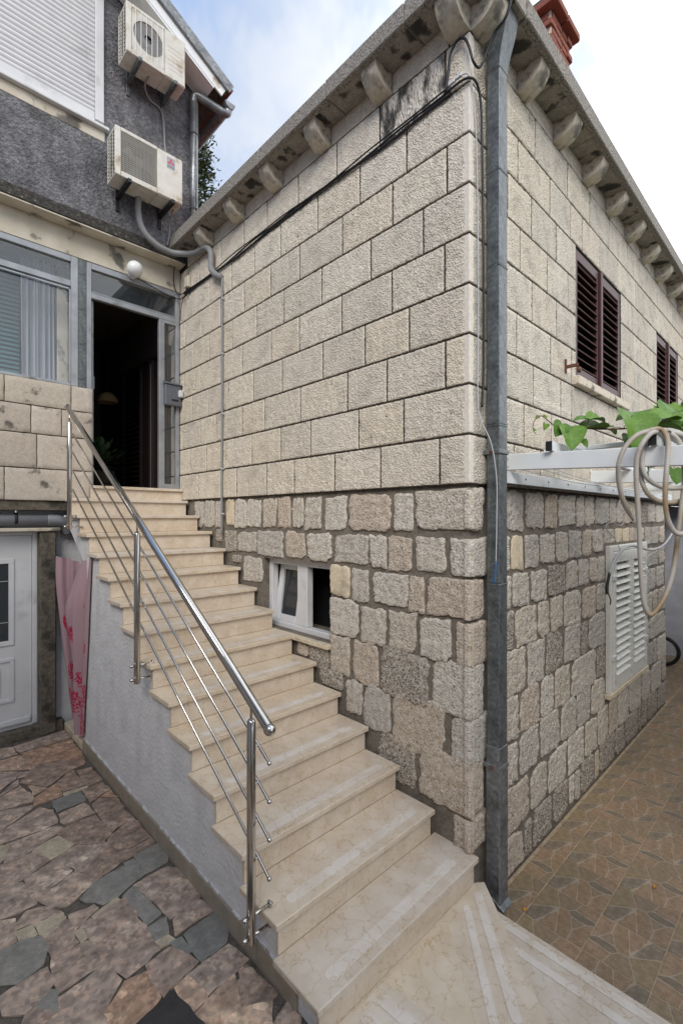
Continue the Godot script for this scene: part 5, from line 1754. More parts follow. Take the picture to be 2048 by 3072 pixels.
# ---------------------------------------------------------------- things on and in the grey house
func ac_unit(at: Vector3, w: float, hgt: float, d: float, upper: bool) -> void:
	# at: lower left front corner
	var lab := "upper white air conditioner with a round fan grille beside the roller shutter" if upper else "lower white air conditioner with a square mesh grille and a red three diamond badge"
	var t := thing("air_conditioner", lab, "air conditioner", at, "outdoor air conditioners on the grey wall")
	var m := surf(blend(256, [[field(256, FastNoiseLite.TYPE_SIMPLEX_SMOOTH, 0.02, 91, 4), ramp([[0.0, rgb(196, 192, 180)], [1.0, rgb(212, 209, 198)]])], [field(256, FastNoiseLite.TYPE_SIMPLEX_SMOOTH, 0.012, 92, 5), ramp([[0.0, Color(0.72, 0.66, 0.56)], [0.25, Color(0.95, 0.93, 0.9)], [0.4, 1.0], [1.0, 1.0]])]]), 0.7, 0.5)
	var dark := plain(rgb(46, 48, 50), 0.6)
	var fx0 := 0.055
	var fx1 := w * (0.60 if not upper else 0.63)
	var fy0 := 0.05
	var fy1 := hgt - 0.035
	# cabinet: shell with an open bay behind the grille
	var st := S()
	box(st, V(0, 0, -0.03), V(fx0, hgt, 0), 0.012)
	box(st, V(fx1, 0, -d), V(w, hgt, 0), 0.012)
	box(st, V(fx0, 0, -0.03), V(fx1, fy0, 0), 0.004)
	box(st, V(fx0, fy1, -0.03), V(fx1, hgt, 0), 0.004)
	box(st, V(0.002, hgt - 0.02, -d), V(fx1, hgt - 0.001, -0.03), 0.004)
	box(st, V(0.002, 0.001, -d), V(fx1, 0.022, -0.03), 0.004)
	box(st, V(0.002, 0.02, -d), V(0.03, hgt - 0.02, -d + 0.03), 0.002)
	put(st, "cabinet", m, t)
	bx("coil", V(0.01, 0.022, -d + 0.001), V(fx1, hgt - 0.021, -d + 0.02), 0, dark, t)
	# coil fins and cage at the left side
	st = S()
	for i in 12:
		var y := 0.04 + (hgt - 0.08) * i / 11.0
		box(st, V(0.0, y, -d + 0.03), V(0.006, y + 0.006, -0.03))
	for i in 2:
		box(st, V(-0.001, 0.022, -d + 0.08 + i * 0.07), V(0.005, hgt - 0.021, -d + 0.09 + i * 0.07))
	put(st, "side_cage", m, t)
	bx("side_coil", V(0.012, 0.022, -d + 0.03), V(0.02, hgt - 0.02, -0.03), 0, plain(rgb(56, 70, 84), 0.5), t)
	var cx := (fx0 + fx1) / 2
	var cy := (fy0 + fy1) / 2
	var fr := minf(fx1 - fx0, fy1 - fy0) / 2 - 0.012
	# fan behind the grille
	var fan := part("fan", t)
	bx("back_plate", V(fx0, fy0, -0.12), V(fx1, fy1, -0.11), 0, dark, fan)
	for k in 3:
		st = S()
		var bl := Transform3D(Basis(Vector3.BACK, TAU * k / 3.0 + 0.4) * Basis(Vector3.RIGHT, 0.35), V(cx, cy, -0.07))
		prism(st, PackedVector2Array([Vector2(0.03, -0.02), Vector2(fr * 0.9, -0.09), Vector2(fr * 0.92, 0.06), Vector2(0.03, 0.03)]), bl, 0.004)
		put(st, "blade", plain(rgb(110, 112, 112), 0.5), fan)
	st = S(true)
	lathe(st, [Vector2(0.05, 0), Vector2(0.05, 0.03), Vector2(0.03, 0.04), Vector2(0, 0.04)], Transform3D(Basis(Vector3.RIGHT, PI / 2), V(cx, cy, -0.08)), 18)
	put(st, "hub", plain(rgb(120, 122, 122), 0.5), fan)
	st = S()
	if upper:
		# square plate with a round opening filled by rings, guarded by upright wires
		var outer := PackedVector2Array([Vector2(fx0, fy0), Vector2(fx1, fy0), Vector2(fx1, fy1), Vector2(fx0, fy1)])
		var seg := 48
		for k in seg:
			var a := TAU * k / seg
			var b := TAU * (k + 1) / seg
			var e := func(q: float) -> Vector3:
				var c := cos(q)
				var s := sin(q)
				var f := minf(((fx1 - fx0) / 2) / maxf(absf(c), 1e-4), ((fy1 - fy0) / 2) / maxf(absf(s), 1e-4))
				return V(cx + c * f, cy + s * f, -0.004)
			quad(st, V(cx + cos(a) * fr, cy + sin(a) * fr, -0.004), V(cx + cos(b) * fr, cy + sin(b) * fr, -0.004), e.call(b), e.call(a))
			quad(st, V(cx + cos(a) * fr, cy + sin(a) * fr, -0.004), V(cx + cos(b) * fr, cy + sin(b) * fr, -0.004), V(cx + cos(b) * fr, cy + sin(b) * fr, -0.03), V(cx + cos(a) * fr, cy + sin(a) * fr, -0.03))
		put(st, "fan_plate", m, t)
		st = S()
		var rings := 20
		for i in rings:
			var r1 := 0.04 + (fr - 0.04) * i / rings
			for k in 40:
				var a := TAU * k / 40.0
				var b := TAU * (k + 1) / 40.0
				quad(st, V(cx + cos(a) * r1, cy + sin(a) * r1, -0.012), V(cx + cos(b) * r1, cy + sin(b) * r1, -0.012), V(cx + cos(b) * (r1 + 0.0035), cy + sin(b) * (r1 + 0.0035), -0.012), V(cx + cos(a) * (r1 + 0.0035), cy + sin(a) * (r1 + 0.0035), -0.012))
		put(st, "grille", plain(rgb(150, 148, 142), 0.5), t)
		st = S()
		for i in 6:
			var x := fx0 + (fx1 - fx0) * (i + 0.5) / 6.0
			tube(st, PackedVector3Array([V(x, fy0 - 0.01, 0.012), V(x, fy1 + 0.01, 0.012)]), 0.003, 6)
		put(st, "guard", M.white_pvc, t)
		st = S()
		for i in 6:
			box(st, V(fx1 + 0.03, 0.1 + 0.045 * i, -0.001), V(w - 0.03, 0.104 + 0.045 * i, 0.0015))
		put(st, "louvre", m, t)
	else:
		var nx := 26
		for i in nx + 1:
			var x := fx0 + (fx1 - fx0) * i / nx
			box(st, V(x - 0.0016, fy0, -0.014), V(x + 0.0016, fy1, -0.008))
		for j in 21:
			var y := fy0 + (fy1 - fy0) * j / 20.0
			box(st, V(fx0, y - 0.0016, -0.008), V(fx1, y + 0.0016, -0.003))
		put(st, "grille", plain(rgb(186, 184, 174), 0.5), t)
		# badge: grey square with three red rhombs
		var b0 := Vector2(w * 0.735, hgt * 0.66)
		var bw := 0.10
		var badge := bx("badge", V(b0.x, b0.y, 0.0), V(b0.x + bw, b0.y + 0.125, 0.002), 0, plain(rgb(226, 228, 228), 0.4), t)
		bx("field", V(b0.x + 0.005, b0.y + 0.005, 0.002), V(b0.x + bw - 0.005, b0.y + 0.12, 0.003), 0, plain(rgb(150, 152, 152), 0.4), badge)
		var cc := Vector2(b0.x + bw / 2, b0.y + 0.070)
		for k in 3:
			st = S()
			var dir := Vector2(0, 1).rotated(TAU * k / 3.0)
			var sd := Vector2(-dir.y, dir.x)
			prism(st, PackedVector2Array([cc, cc + dir * 0.02 + sd * 0.0115, cc + dir * 0.04, cc + dir * 0.02 - sd * 0.0115]), Transform3D(Basis.IDENTITY, V(0, 0, 0.003)), 0.001)
			put(st, "rhomb", plain(rgb(196, 30, 66), 0.4), badge)
		for k in 2:
			bx("line", V(b0.x + 0.014, b0.y + 0.012 + 0.012 * k, 0.003), V(b0.x + bw - 0.014, b0.y + 0.017 + 0.012 * k, 0.0035), 0, plain(rgb(96, 98, 100), 0.5), badge)
	# brackets to the wall
	for x: float in [0.11, w - 0.13]:
		var br := part("bracket", t)
		bx("arm", V(x, -0.045, -d - 0.10), V(x + 0.035, -0.004, 0.03), 0.003, M.galv if upper else M.black, br)
		bx("upright", V(x, -0.16, -d - 0.10), V(x + 0.035, hgt * 0.4, -d - 0.085), 0.002, M.galv if upper else M.black, br)

func house_things() -> void:
	ac_unit(V(-0.765, 6.90, -3.27), 0.60, 0.49, 0.23, true)
	ac_unit(V(-0.868, 5.655, -3.27), 0.673, 0.47, 0.23, false)
	# globe lamp
	var l := thing("wall_lamp", "round white globe lamp above the open doorway", "lamp", V(-0.55, 4.996, -3.64))
	var st := S(true)
	ball(st, Vector3.ZERO, 0.08, 28)
	put(st, "globe", M.opal, l)
	st = S(true)
	lathe(st, [Vector2(0, 0), Vector2(0.05, 0), Vector2(0.05, 0.035), Vector2(0.04, 0.04)], Transform3D(Basis(Vector3.RIGHT, PI / 2), V(0, -0.02, -0.10)), 20)
	put(st, "base", M.white_pvc, l)
	# letter box on the sidelight
	l = thing("letter_box", "grey metal letter box hung on the door sidelight", "letter box", V(-0.2, 3.635, -3.742))
	var grey := plain(rgb(104, 108, 114), 0.42, 0.3)
	bx("box", V(0, 0, 0.002), V(0.185, 0.235, 0.055), 0.006, grey, l)
	st = S()
	prism(st, PackedVector2Array([Vector2(0, 0.236), Vector2(0.07, 0.236), Vector2(0.066, 0.246), Vector2(0.0, 0.275)]), Transform3D(Basis(Vector3.BACK, Vector3.UP, Vector3.LEFT), V(0.19, 0, 0.0)), 0.195)
	put(st, "lid", grey, l)
	bx("name_slot", V(0.07, 0.05, 0.055), V(0.15, 0.072, 0.058), 0.002, M.black, l)
	st = S(true)
	ball(st, V(0.045, 0.125, 0.056), 0.008, 10)
	put(st, "lock", M.steel, l)
	bx("door", V(0.012, 0.012, 0.054), V(0.173, 0.20, 0.0565), 0.002, grey, l)
	# bell push box on the stone
	l = thing("bell_box", "small white plastic bell box on the stone beside the letter box", "bell", V(-0.055, 3.735, -3.68))
	bx("case", V(0, 0, -0.03), V(0.05, 0.08, 0.03), 0.008, M.white_pvc, l)
	bx("button", V(-0.004, 0.03, -0.008), V(0.0, 0.05, 0.008), 0.002, M.cable_grey, l)
	# junction box under the eaves
	l = thing("junction_box", "small beige junction box in the corner under the eaves", "box", V(-0.04, 4.93, -3.56))
	bx("case", V(0, 0, 0), V(0.035, 0.13, 0.08), 0.006, M.old_paint, l)
	bx("cover", V(-0.006, 0.008, 0.006), V(0.0, 0.122, 0.074), 0.003, M.old_paint, l)
	# drain pipe under the slab
	l = thing("drain_pipe", "grey plastic drain pipe running under the slab above the white door", "pipe")
	pipe("run", [V(-4.5, 2.36, -3.84), V(-1.30, 2.35, -3.84)], 0.056, M.pipe_grey, l, 0.05, 20)
	pipe("elbow", [V(-1.31, 2.35, -3.84), V(-1.22, 2.345, -3.84), V(-1.15, 2.31, -3.86), V(-1.12, 2.22, -3.90)], 0.06, M.pipe_grey, l, 0.03, 20)
	for x: float in [-1.565, -2.4]:
		st = S(true)
		lathe(st, [Vector2(0.057, -0.012), Vector2(0.0615, -0.012), Vector2(0.0615, 0.012), Vector2(0.057, 0.012)], Transform3D(Basis(Vector3.BACK, PI / 2), V(x, 2.358, -3.84)), 24)
		var c := put(st, "clamp", M.black, l)
		st = S()
		box(st, V(x - 0.008, 2.415, -3.85), V(x + 0.008, 2.44, -3.83), 0.002)
		put(st, "rod", M.steel, c)
		box(st, V(x - 0.008, 2.285, -3.85), V(x + 0.008, 2.30, -3.83), 0.002)
	# downpipe of the grey house
	l = thing("downpipe", "bright galvanised downpipe at the right edge of the grey wall", "downpipe")
	pipe("pipe", [V(0.062, 5.40, -3.535), V(0.062, 7.05, -3.535)], 0.045, M.zinc, l, 0.05, 20)
	pipe("elbow", [V(0.062, 7.02, -3.535), V(0.062, 7.10, -3.535), V(0.10, 7.13, -3.50), V(0.34, 7.03, -3.39), V(0.39, 7.03, -3.37), V(0.40, 7.08, -3.37)], 0.042, M.zinc, l, 0.03, 18)
	for y: float in [5.85, 6.7]:
		st = S(true)
		lathe(st, [Vector2(0.046, y - 0.012), Vector2(0.050, y - 0.012), Vector2(0.050, y + 0.012), Vector2(0.046, y + 0.012)], Transform3D(Basis.IDENTITY, V(0.062, 0, -3.535)), 24)
		put(st, "clip", M.galv, l)
	# hoses and cables
	l = thing("conduit_hose", "thick grey conduit hose curling from the lower air conditioner to the stone wall", "conduit")
	var path := curve([V(-0.573, 5.66, -3.48), V(-0.568, 5.54, -3.50), V(-0.543, 5.42, -3.51), V(-0.473, 5.32, -3.51), V(-0.35, 5.255, -3.50), V(-0.215, 5.235, -3.48), V(-0.11, 5.23, -3.40), V(-0.06, 5.20, -3.25), V(-0.05, 5.178, -3.06), V(-0.05, 5.09, -2.945), V(-0.05, 4.987, -2.93), V(-0.05, 4.90, -2.925), V(-0.045, 4.815, -2.84), V(-0.035, 4.77, -2.76)], 0.008)
	st = S(true)
	var rad := PackedFloat32Array()
	for i in path.size():
		rad.append(0.030 + (0.0012 if i % 2 == 0 else 0.0))
	tube(st, path, 0.03, 14, rad)
	put(st, "hose", M.hose_grey, l)
	pipe("riser_pipe", [V(-0.016, 4.77, -2.771), V(-0.016, 3.5, -2.772), V(-0.014, 2.2, -2.79)], 0.0115, M.hose_grey, l, 0.1, 10)
	for y: float in [4.55, 4.0, 3.4, 2.85, 2.4]:
		bx("clip", V(-0.03, y, -2.79), V(0.0, y + 0.018, -2.753), 0.003, M.cable_grey, l)
	l = thing("condensate_hose", "thin grey hose hanging between the two air conditioners", "hose")
	pipe("hose", [V(-0.50, 6.90, -3.40), V(-0.50, 6.86, -3.50), V(-0.42, 6.82, -3.57), V(-0.313, 6.80, -3.58), V(-0.272, 6.688, -3.58), V(-0.256, 6.40, -3.57), V(-0.256, 6.12, -3.5)], 0.009, M.hose_grey, l)
	l = thing("drip_hose", "short thin grey hose below the lower air conditioner by the eaves", "hose")
	pipe("hose", [V(-0.24, 5.66, -3.40), V(-0.22, 5.55, -3.54), V(-0.215, 5.44, -3.56), V(-0.235, 5.34, -3.56)], 0.008, M.hose_grey, l)
	# bundle of black cables along the stone wall and round the corner
	l = thing("cable_bundle", "bundle of black cables strung along the top of the stair wall and round its corner", "cable")
	var ys := 4.898
	for k in 3:
		var pts := []
		for i in 26:
			var z := -0.12 - 3.5 * i / 25.0
			pts.append(V(-0.012 - 0.006 * k, ys + 0.011 * (k - 1) + 0.012 * sin(z * 3.1 + k) - 0.006 * sin(z * 7.0 + k * 2.0), z))
		pipe("cable", pts, [0.0085, 0.006, 0.005][k], M.cable, l, 0.08, 8)
	pipe("cable", [V(-0.03, 4.902, -0.146), V(-0.03, 4.981, -0.128), V(-0.03, 5.094, -0.111), V(-0.03, 5.145, -0.065), V(-0.03, 5.129, -0.02), V(-0.03, 5.06, 0.012), V(-0.02, 4.963, 0.035), V(0.026, 4.955, 0.04), V(0.078, 5.02, 0.04), V(0.09, 5.145, 0.10), V(0.085, 5.33, 0.22), V(0.09, 6.5, 0.26), V(0.2, 9.0, 0.3)], 0.0075, M.cable, l)
	pipe("cable", [V(-0.02, 4.90, -0.16), V(-0.025, 4.899, -0.059), V(-0.022, 4.889, 0.005), V(0.007, 4.876, 0.03), V(0.05, 4.849, 0.03), V(0.085, 4.761, 0.025), V(0.10, 4.605, 0.022), V(0.115, 4.0, 0.022), V(0.118, 3.3, 0.022), V(0.10, 3.02, 0.022)], 0.007, M.cable, l)
	pipe("white_wire", [V(-0.02, 4.91, -0.14), V(-0.03, 4.925, -0.06), V(-0.015, 4.90, 0.008), V(0.03, 4.7, 0.018), V(0.055, 4.3, 0.018), V(0.062, 3.62, 0.02), V(0.055, 3.1, 0.02), V(0.066, 2.95, 0.03), V(0.10, 2.80, 0.08), V(0.125, 2.60, 0.10), V(0.128, 2.376, 0.10), V(0.118, 2.11, 0.10)], 0.0035, M.cable_grey, l)
	pipe("blue_end", [V(0.118, 2.115, 0.10), V(0.108, 2.03, 0.10), V(0.10, 1.99, 0.10)], 0.005, M.cable_blue, l)
	for q in [V(-0.03, 4.925, -0.10), V(-0.03, 4.93, -0.055)]:
		bx("insulator", q - V(0.008, 0.01, 0.022), q + V(0.008, 0.01, 0.022), 0.003, M.white_pvc, l)
	l = thing("lamp_cable", "thin black cables hanging in the corner beside the globe lamp", "cable")
	pipe("cable", [V(-0.49, 4.95, -3.72), V(-0.35, 4.92, -3.728), V(-0.2, 4.89, -3.728), V(-0.05, 4.87, -3.72), V(-0.02, 4.86, -3.6), V(-0.015, 4.89, -3.45)], 0.005, M.cable, l)
	pipe("cable", [V(-0.09, 5.23, -3.70), V(-0.09, 5.05, -3.725), V(-0.05, 4.93, -3.72), V(-0.03, 4.9, -3.62), V(-0.02, 4.93, -3.53)], 0.0055, M.cable, l)
	pipe("cable", [V(-0.02, 4.90, -3.50), V(-0.04, 4.82, -3.60), V(-0.035, 4.70, -3.66), V(-0.02, 4.62, -3.70)], 0.004, M.cable, l)
	# pink plastic sheet hung in the opening under the stairs
	plastic_sheet()
	rooms()

func plastic_sheet() -> void:
	var l := thing("plastic_sheet", "pink plastic sheet with red flowers hung in the gap under the stairs", "curtain")
	var st: SurfaceTool
	for k in 2:
		var e: Array = [SHEET_BACK, SHEET_FRONT][k]
		var sides := []
		for q in 2:
			var pts := []
			for p in e[q]:
				pts.append(V(p[0], maxf(p[1], 0.345), p[2]))
			sides.append(curve(pts, 0.01))
		var nu := 26
		var nv := 40
		var g := []
		for j in nv + 1:
			var t := float(j) / nv
			var a: Vector3 = sides[0][int(t * (sides[0].size() - 1))]
			var b: Vector3 = sides[1][int(t * (sides[1].size() - 1))]
			var across := (b - a).normalized()
			var out := across.cross(Vector3.UP).normalized()
			var row := []
			for i in nu + 1:
				var s := float(i) / nu
				# gathered folds, deeper towards the hem, held at both edges
				var hold := sin(s * PI)
				var fold := (sin(s * (10.0 + 5.0 * k) + 1.2 * sin(t * 2.4)) * 0.05 + sin(s * 27.0 + t * 3.0) * 0.012) * hold * (0.55 + 0.45 * t)
				row.append(a.lerp(b, s) + out * fold)
			g.append(row)
		st = S(true)
		for j in nv:
			for i in nu:
				var uv := []
				for q: Vector2 in [Vector2(i, j), Vector2(i + 1, j), Vector2(i + 1, j + 1), Vector2(i, j + 1)]:
					uv.append(Vector2(q.x / nu * 0.8 + 0.1 * k, q.y / nv))
				quad_uv(st, [g[j][i], g[j][i + 1], g[j + 1][i + 1], g[j + 1][i]], uv)
		put(st, "sheet", M.sheet, l)
	st = S()
	box(st, V(-1.235, 1.86, -3.725), V(-1.205, 1.94, -3.715), 0.001)
	put(st, "label_tag", M.white_pvc, l)

func rooms() -> void:
	# what shows behind the glass and in the dark passage
	var l := thing("curtain", "white gathered curtain hanging behind the aluminium window", "curtain")
	var st := S(true)
	var nu := 90
	for i in nu:
		for j in 6:
			var f := func(s: float, t: float) -> Vector3:
				var x := lerpf(-1.50, -1.225, s) + 0.01 * t
				return V(x, 4.93 - 1.24 * t, -4.02 + 0.028 * sin(s * 31.0 + 2.0 * sin(s * 7.0) + t * 0.8) + 0.014 * sin(s * 63.0 + 1.0 + t))
			quad(st, f.call(float(i) / nu, j / 6.0), f.call(float(i + 1) / nu, j / 6.0), f.call(float(i + 1) / nu, (j + 1) / 6.0), f.call(float(i) / nu, (j + 1) / 6.0))
	var cm := plain(rgb(158, 162, 170), 0.9)
	put(st, "cloth", cm, l)
	l = thing("window_blind", "turquoise slatted blind behind the left part of the aluminium window", "blind")
	var bm := plain(rgb(66, 112, 116), 0.5)
	for i in 28:
		st = S()
		box(st, V(-3.2, -0.002, -0.02), V(-1.49, 0.002, 0.02), 0, Transform3D(Basis(Vector3.RIGHT, 0.9), V(0, 3.72 + 0.044 * i, -4.12)))
		put(st, "slat", bm, l)
	bx("backing", V(-3.2, 3.68, -4.19), V(-1.49, 4.95, -4.18), 0, plain(rgb(52, 84, 88), 0.8), l)
	l = thing("sideboard", "brown wooden sideboard standing in the dark passage", "sideboard", V(-0.9, 2.70, -5.2))
	bx("body", V(0, 0.35, -0.5), V(0.36, 1.0, 0.0), 0.01, M.wood, l)
	bx("top", V(-0.02, 1.001, -0.52), V(0.39, 1.03, 0.02), 0.006, M.wood, l)
	bx("upper_cabinet", V(0.0, 1.031, -0.5), V(0.3, 1.6, -0.2), 0.008, M.wood, l)
	bx("leg", V(0.02, 0, -0.48), V(0.07, 0.349, -0.43), 0.004, M.wood, l)
	bx("leg", V(0.29, 0, -0.07), V(0.34, 0.349, -0.02), 0.004, M.wood, l)
	l = thing("hanging_lamp", "straw coloured lamp shade hanging inside the dark passage", "lamp", V(-0.30, 3.98, -5.3))
	st = S(true)
	lathe(st, [Vector2(0.13, -0.06), Vector2(0.115, 0.0), Vector2(0.08, 0.05), Vector2(0.03, 0.08), Vector2(0.0, 0.085)], Transform3D.IDENTITY, 24)
	put(st, "lamp_shade", plain(rgb(140, 116, 76), 0.9), l)
	pipe("cord", [V(0, 0.1, 0), V(0, 0.985, 0)], 0.004, M.cable, l)
	# timber linings of the inner doorway in the stone side of the passage
	l = thing("inner_doorway", "dark timber lined inner doorway in the stone side of the passage", "doorway")
	bx("post", V(-0.05, 2.70, -4.06), V(-0.002, 4.35, -3.99), 0.004, M.dark_wood, l)
	bx("post", V(-0.05, 2.70, -4.50), V(-0.002, 4.35, -4.44), 0.004, M.dark_wood, l)
	bx("head", V(-0.05, 4.351, -4.50), V(-0.002, 4.42, -3.99), 0.004, M.dark_wood, l)
	bx("leaf", V(-0.02, 2.70, -4.439), V(-0.003, 4.35, -4.061), 0, M.dark_wood, l)
	bx("steel_strip", V(-0.055, 2.70, -4.48), V(-0.051, 4.3, -4.47), 0, M.alu, l)
	var sh := thing("wall_shutter", "brown louvred shutter leaf folded against the passage wall", "shutter", V(-0.07, 2.72, -5.45))
	bx("stile", V(0, 0, 0), V(0.035, 1.62, 0.06), 0.003, M.dark_wood, sh)
	bx("stile", V(0, 0, 0.62), V(0.035, 1.62, 0.68), 0.003, M.dark_wood, sh)
	for i in 24:
		st = S()
		box(st, V(-0.025, -0.003, 0.06), V(0.025, 0.003, 0.62), 0, Transform3D(Basis(Vector3.BACK, 0.8), V(0.018, 0.08 + 0.064 * i, 0)))
		put(st, "slat", M.dark_wood, sh)
	l = thing("watering_bottle", "blue plastic bottle on the floor of the dark passage", "bottle", V(-0.48, 2.70, -4.95))
	st = S(true)
	lathe(st, [Vector2(0, 0), Vector2(0.045, 0), Vector2(0.05, 0.02), Vector2(0.05, 0.17), Vector2(0.02, 0.22), Vector2(0.02, 0.25), Vector2(0, 0.25)], Transform3D.IDENTITY, 18)
	put(st, "bottle_body", plain(rgb(30, 110, 170), 0.35), l)
	# pot plant in the shade behind the threshold
	l = thing("pot_plant", "dark leafy pot plant just inside the open doorway", "plant", V(-0.66, 2.70, -4.35))
	st = S(true)
	lathe(st, [Vector2(0, 0), Vector2(0.10, 0), Vector2(0.14, 0.2), Vector2(0.13, 0.2), Vector2(0.12, 0.17), Vector2(0, 0.17)], Transform3D.IDENTITY, 20)
	put(st, "pot", plain(rgb(44, 36, 32), 0.8), l)
	st = S()
	for i in 160:
		var a := rng.randf() * TAU
		var el := rng.randf_range(-0.3, 1.4)
		var d := V(cos(a) * cos(el), sin(el), sin(a) * cos(el))
		var c := V(0, 0.28, 0) + d * rng.randf_range(0.06, 0.24)
		var sd := d.cross(Vector3.UP).normalized() * 0.03
		quad(st, c, c + d * 0.05 + sd, c + d * 0.11, c + d * 0.05 - sd)
	put(st, "foliage", plain(rgb(40, 62, 30), 0.5), l)

# ---------------------------------------------------------------- lane side things
func lane_downpipe() -> void:
	var l := thing("square_downpipe", "square galvanised downpipe running down the corner of the stone house", "downpipe")
	var x0 := 0.155
	var x1 := 0.252
	var z0 := 0.022
	var z1 := 0.102
	var ys := [1.0, 1.98, 2.92, 3.86, 4.42, 5.02]
	for i in ys.size() - 1:
		bx("section", V(x0, ys[i] + 0.001, z0), V(x1, ys[i + 1], z1), 0.004, M.galv, l)
		bx("seam", V(x0 - 0.003, ys[i + 1] - 0.012, z0), V(x1 + 0.003, ys[i + 1] + 0.001, z1 + 0.003), 0.003, M.galv, l)
	bx("new_section", V(x0 - 0.004, 0.10, z0 - 0.004), V(x1 + 0.003, 1.02, z1 + 0.004), 0.004, M.zinc, l)
	# curved head leading out to the gutter
	var st := S(true)
	var prof := []
	for i in 9:
		var t := i / 8.0
		var off := 0.06 * (0.5 - 0.5 * cos(t * PI))
		prof.append([5.0 + 0.33 * t, off, 0.016 * sin(t * PI * 0.5)])
	for i in 8:
		var a: Array = prof[i]
		var b: Array = prof[i + 1]
		var ra := [V(x0 - a[2], a[0], z0 + a[1]), V(x1 + a[2], a[0], z0 + a[1]), V(x1 + a[2], a[0], z1 + a[1]), V(x0 - a[2], a[0], z1 + a[1])]
		var rb := [V(x0 - b[2], b[0], z0 + b[1]), V(x1 + b[2], b[0], z0 + b[1]), V(x1 + b[2], b[0], z1 + b[1]), V(x0 - b[2], b[0], z1 + b[1])]
		for k in 4:
			st.set_smooth_group(k + 1)
			quad(st, ra[k], ra[(k + 1) % 4], rb[(k + 1) % 4], rb[k])
	put(st, "head", M.galv, l)
	for y: float in [0.885, 2.745]:
		var c := bx("clip", V(x0 - 0.008, y, 0.0), V(x1 + 0.007, y + 0.028, z1 + 0.008), 0.004, M.zinc, l)
		bx("bolt", V(x0 - 0.03, y + 0.004, 0.05), V(x0 - 0.008, y + 0.022, 0.066), 0.004, M.rust, c)
	# shoe
	st = S()
	var sx := Transform3D(Basis(Vector3.RIGHT, 0.55), V(0, 0.10, z1 - 0.045))
	box(st, V(x0 - 0.006, -0.10, -0.02), V(x1 + 0.006, 0.03, 0.075), 0.004, sx)
	var shoe := put(st, "shoe", M.zinc, l)
	st = S()
	box(st, V(x0 - 0.011, -0.108, -0.025), V(x1 + 0.011, -0.075, 0.08), 0.004, sx)
	put(st, "rim", M.zinc, shoe)
	st = S()
	box(st, V(x0 + 0.002, -0.1095, -0.012), V(x1 - 0.002, -0.1085, 0.068), 0, sx)
	put(st, "mouth", M.black, shoe)

func pergola() -> void:
	var l := thing("pergola", "white metal pergola fixed along the lane wall and carrying the vine", "pergola")
	var led := bx("ledger", V(0.262, 2.585, 0.003), V(4.74, 2.660, 0.045), 0.003, M.white_metal, l)
	for i in 12:
		var x := 0.62 + 0.36 * i
		bx("screw", V(x - 0.006, 2.617, 0.045), V(x + 0.006, 2.629, 0.048), 0.001, M.black, led)
	bx("flashing", V(0.262, 2.572, 0.003), V(4.74, 2.584, 0.03), 0.002, M.mortar, l)
	for x: float in [0.4, 1.95, 3.5]:
		var st := S()
		box(st, V(x, -0.10, 0.0), V(x + 0.045, 0.0, 2.6), 0.003, Transform3D(Basis(Vector3.RIGHT, 0.048), V(0, 2.772, 0.004)))
		put(st, "beam", M.white_metal, l)
	for z: float in [0.298, 0.815, 1.33, 1.85, 2.37]:
		var y := 2.775 - 0.048 * z + 0.001
		var tb := bx("tube", V(0.375, y, z - 0.0175), V(4.6, y + 0.055, z + 0.0175), 0.002, M.white_metal, l)
		bx("end_cap", V(0.368, y - 0.001, z - 0.0185), V(0.3748, y + 0.056, z + 0.0185), 0.002, M.black, tb)
	bx("edge_rail", V(0.93, 2.82, 0.03), V(0.96, 2.85, 2.4), 0.003, M.white_metal, l)
	for x: float in [0.43, 3.52]:
		bx("post", V(x, 0.0, 2.45), V(x + 0.05, 2.555, 2.5), 0.003, M.white_metal, l)
	# thin wires stretched under the beams
	for k in 3:
		pipe("wire", [V(0.3, 2.80 - 0.05 * k, 0.03), V(1.5, 2.69 - 0.03 * k, 0.06 + 0.03 * k), V(3.0, 2.64 + 0.02 * k, 0.08), V(4.6, 2.7, 0.05)], 0.0025, M.cable_grey, l, 0.1, 6)

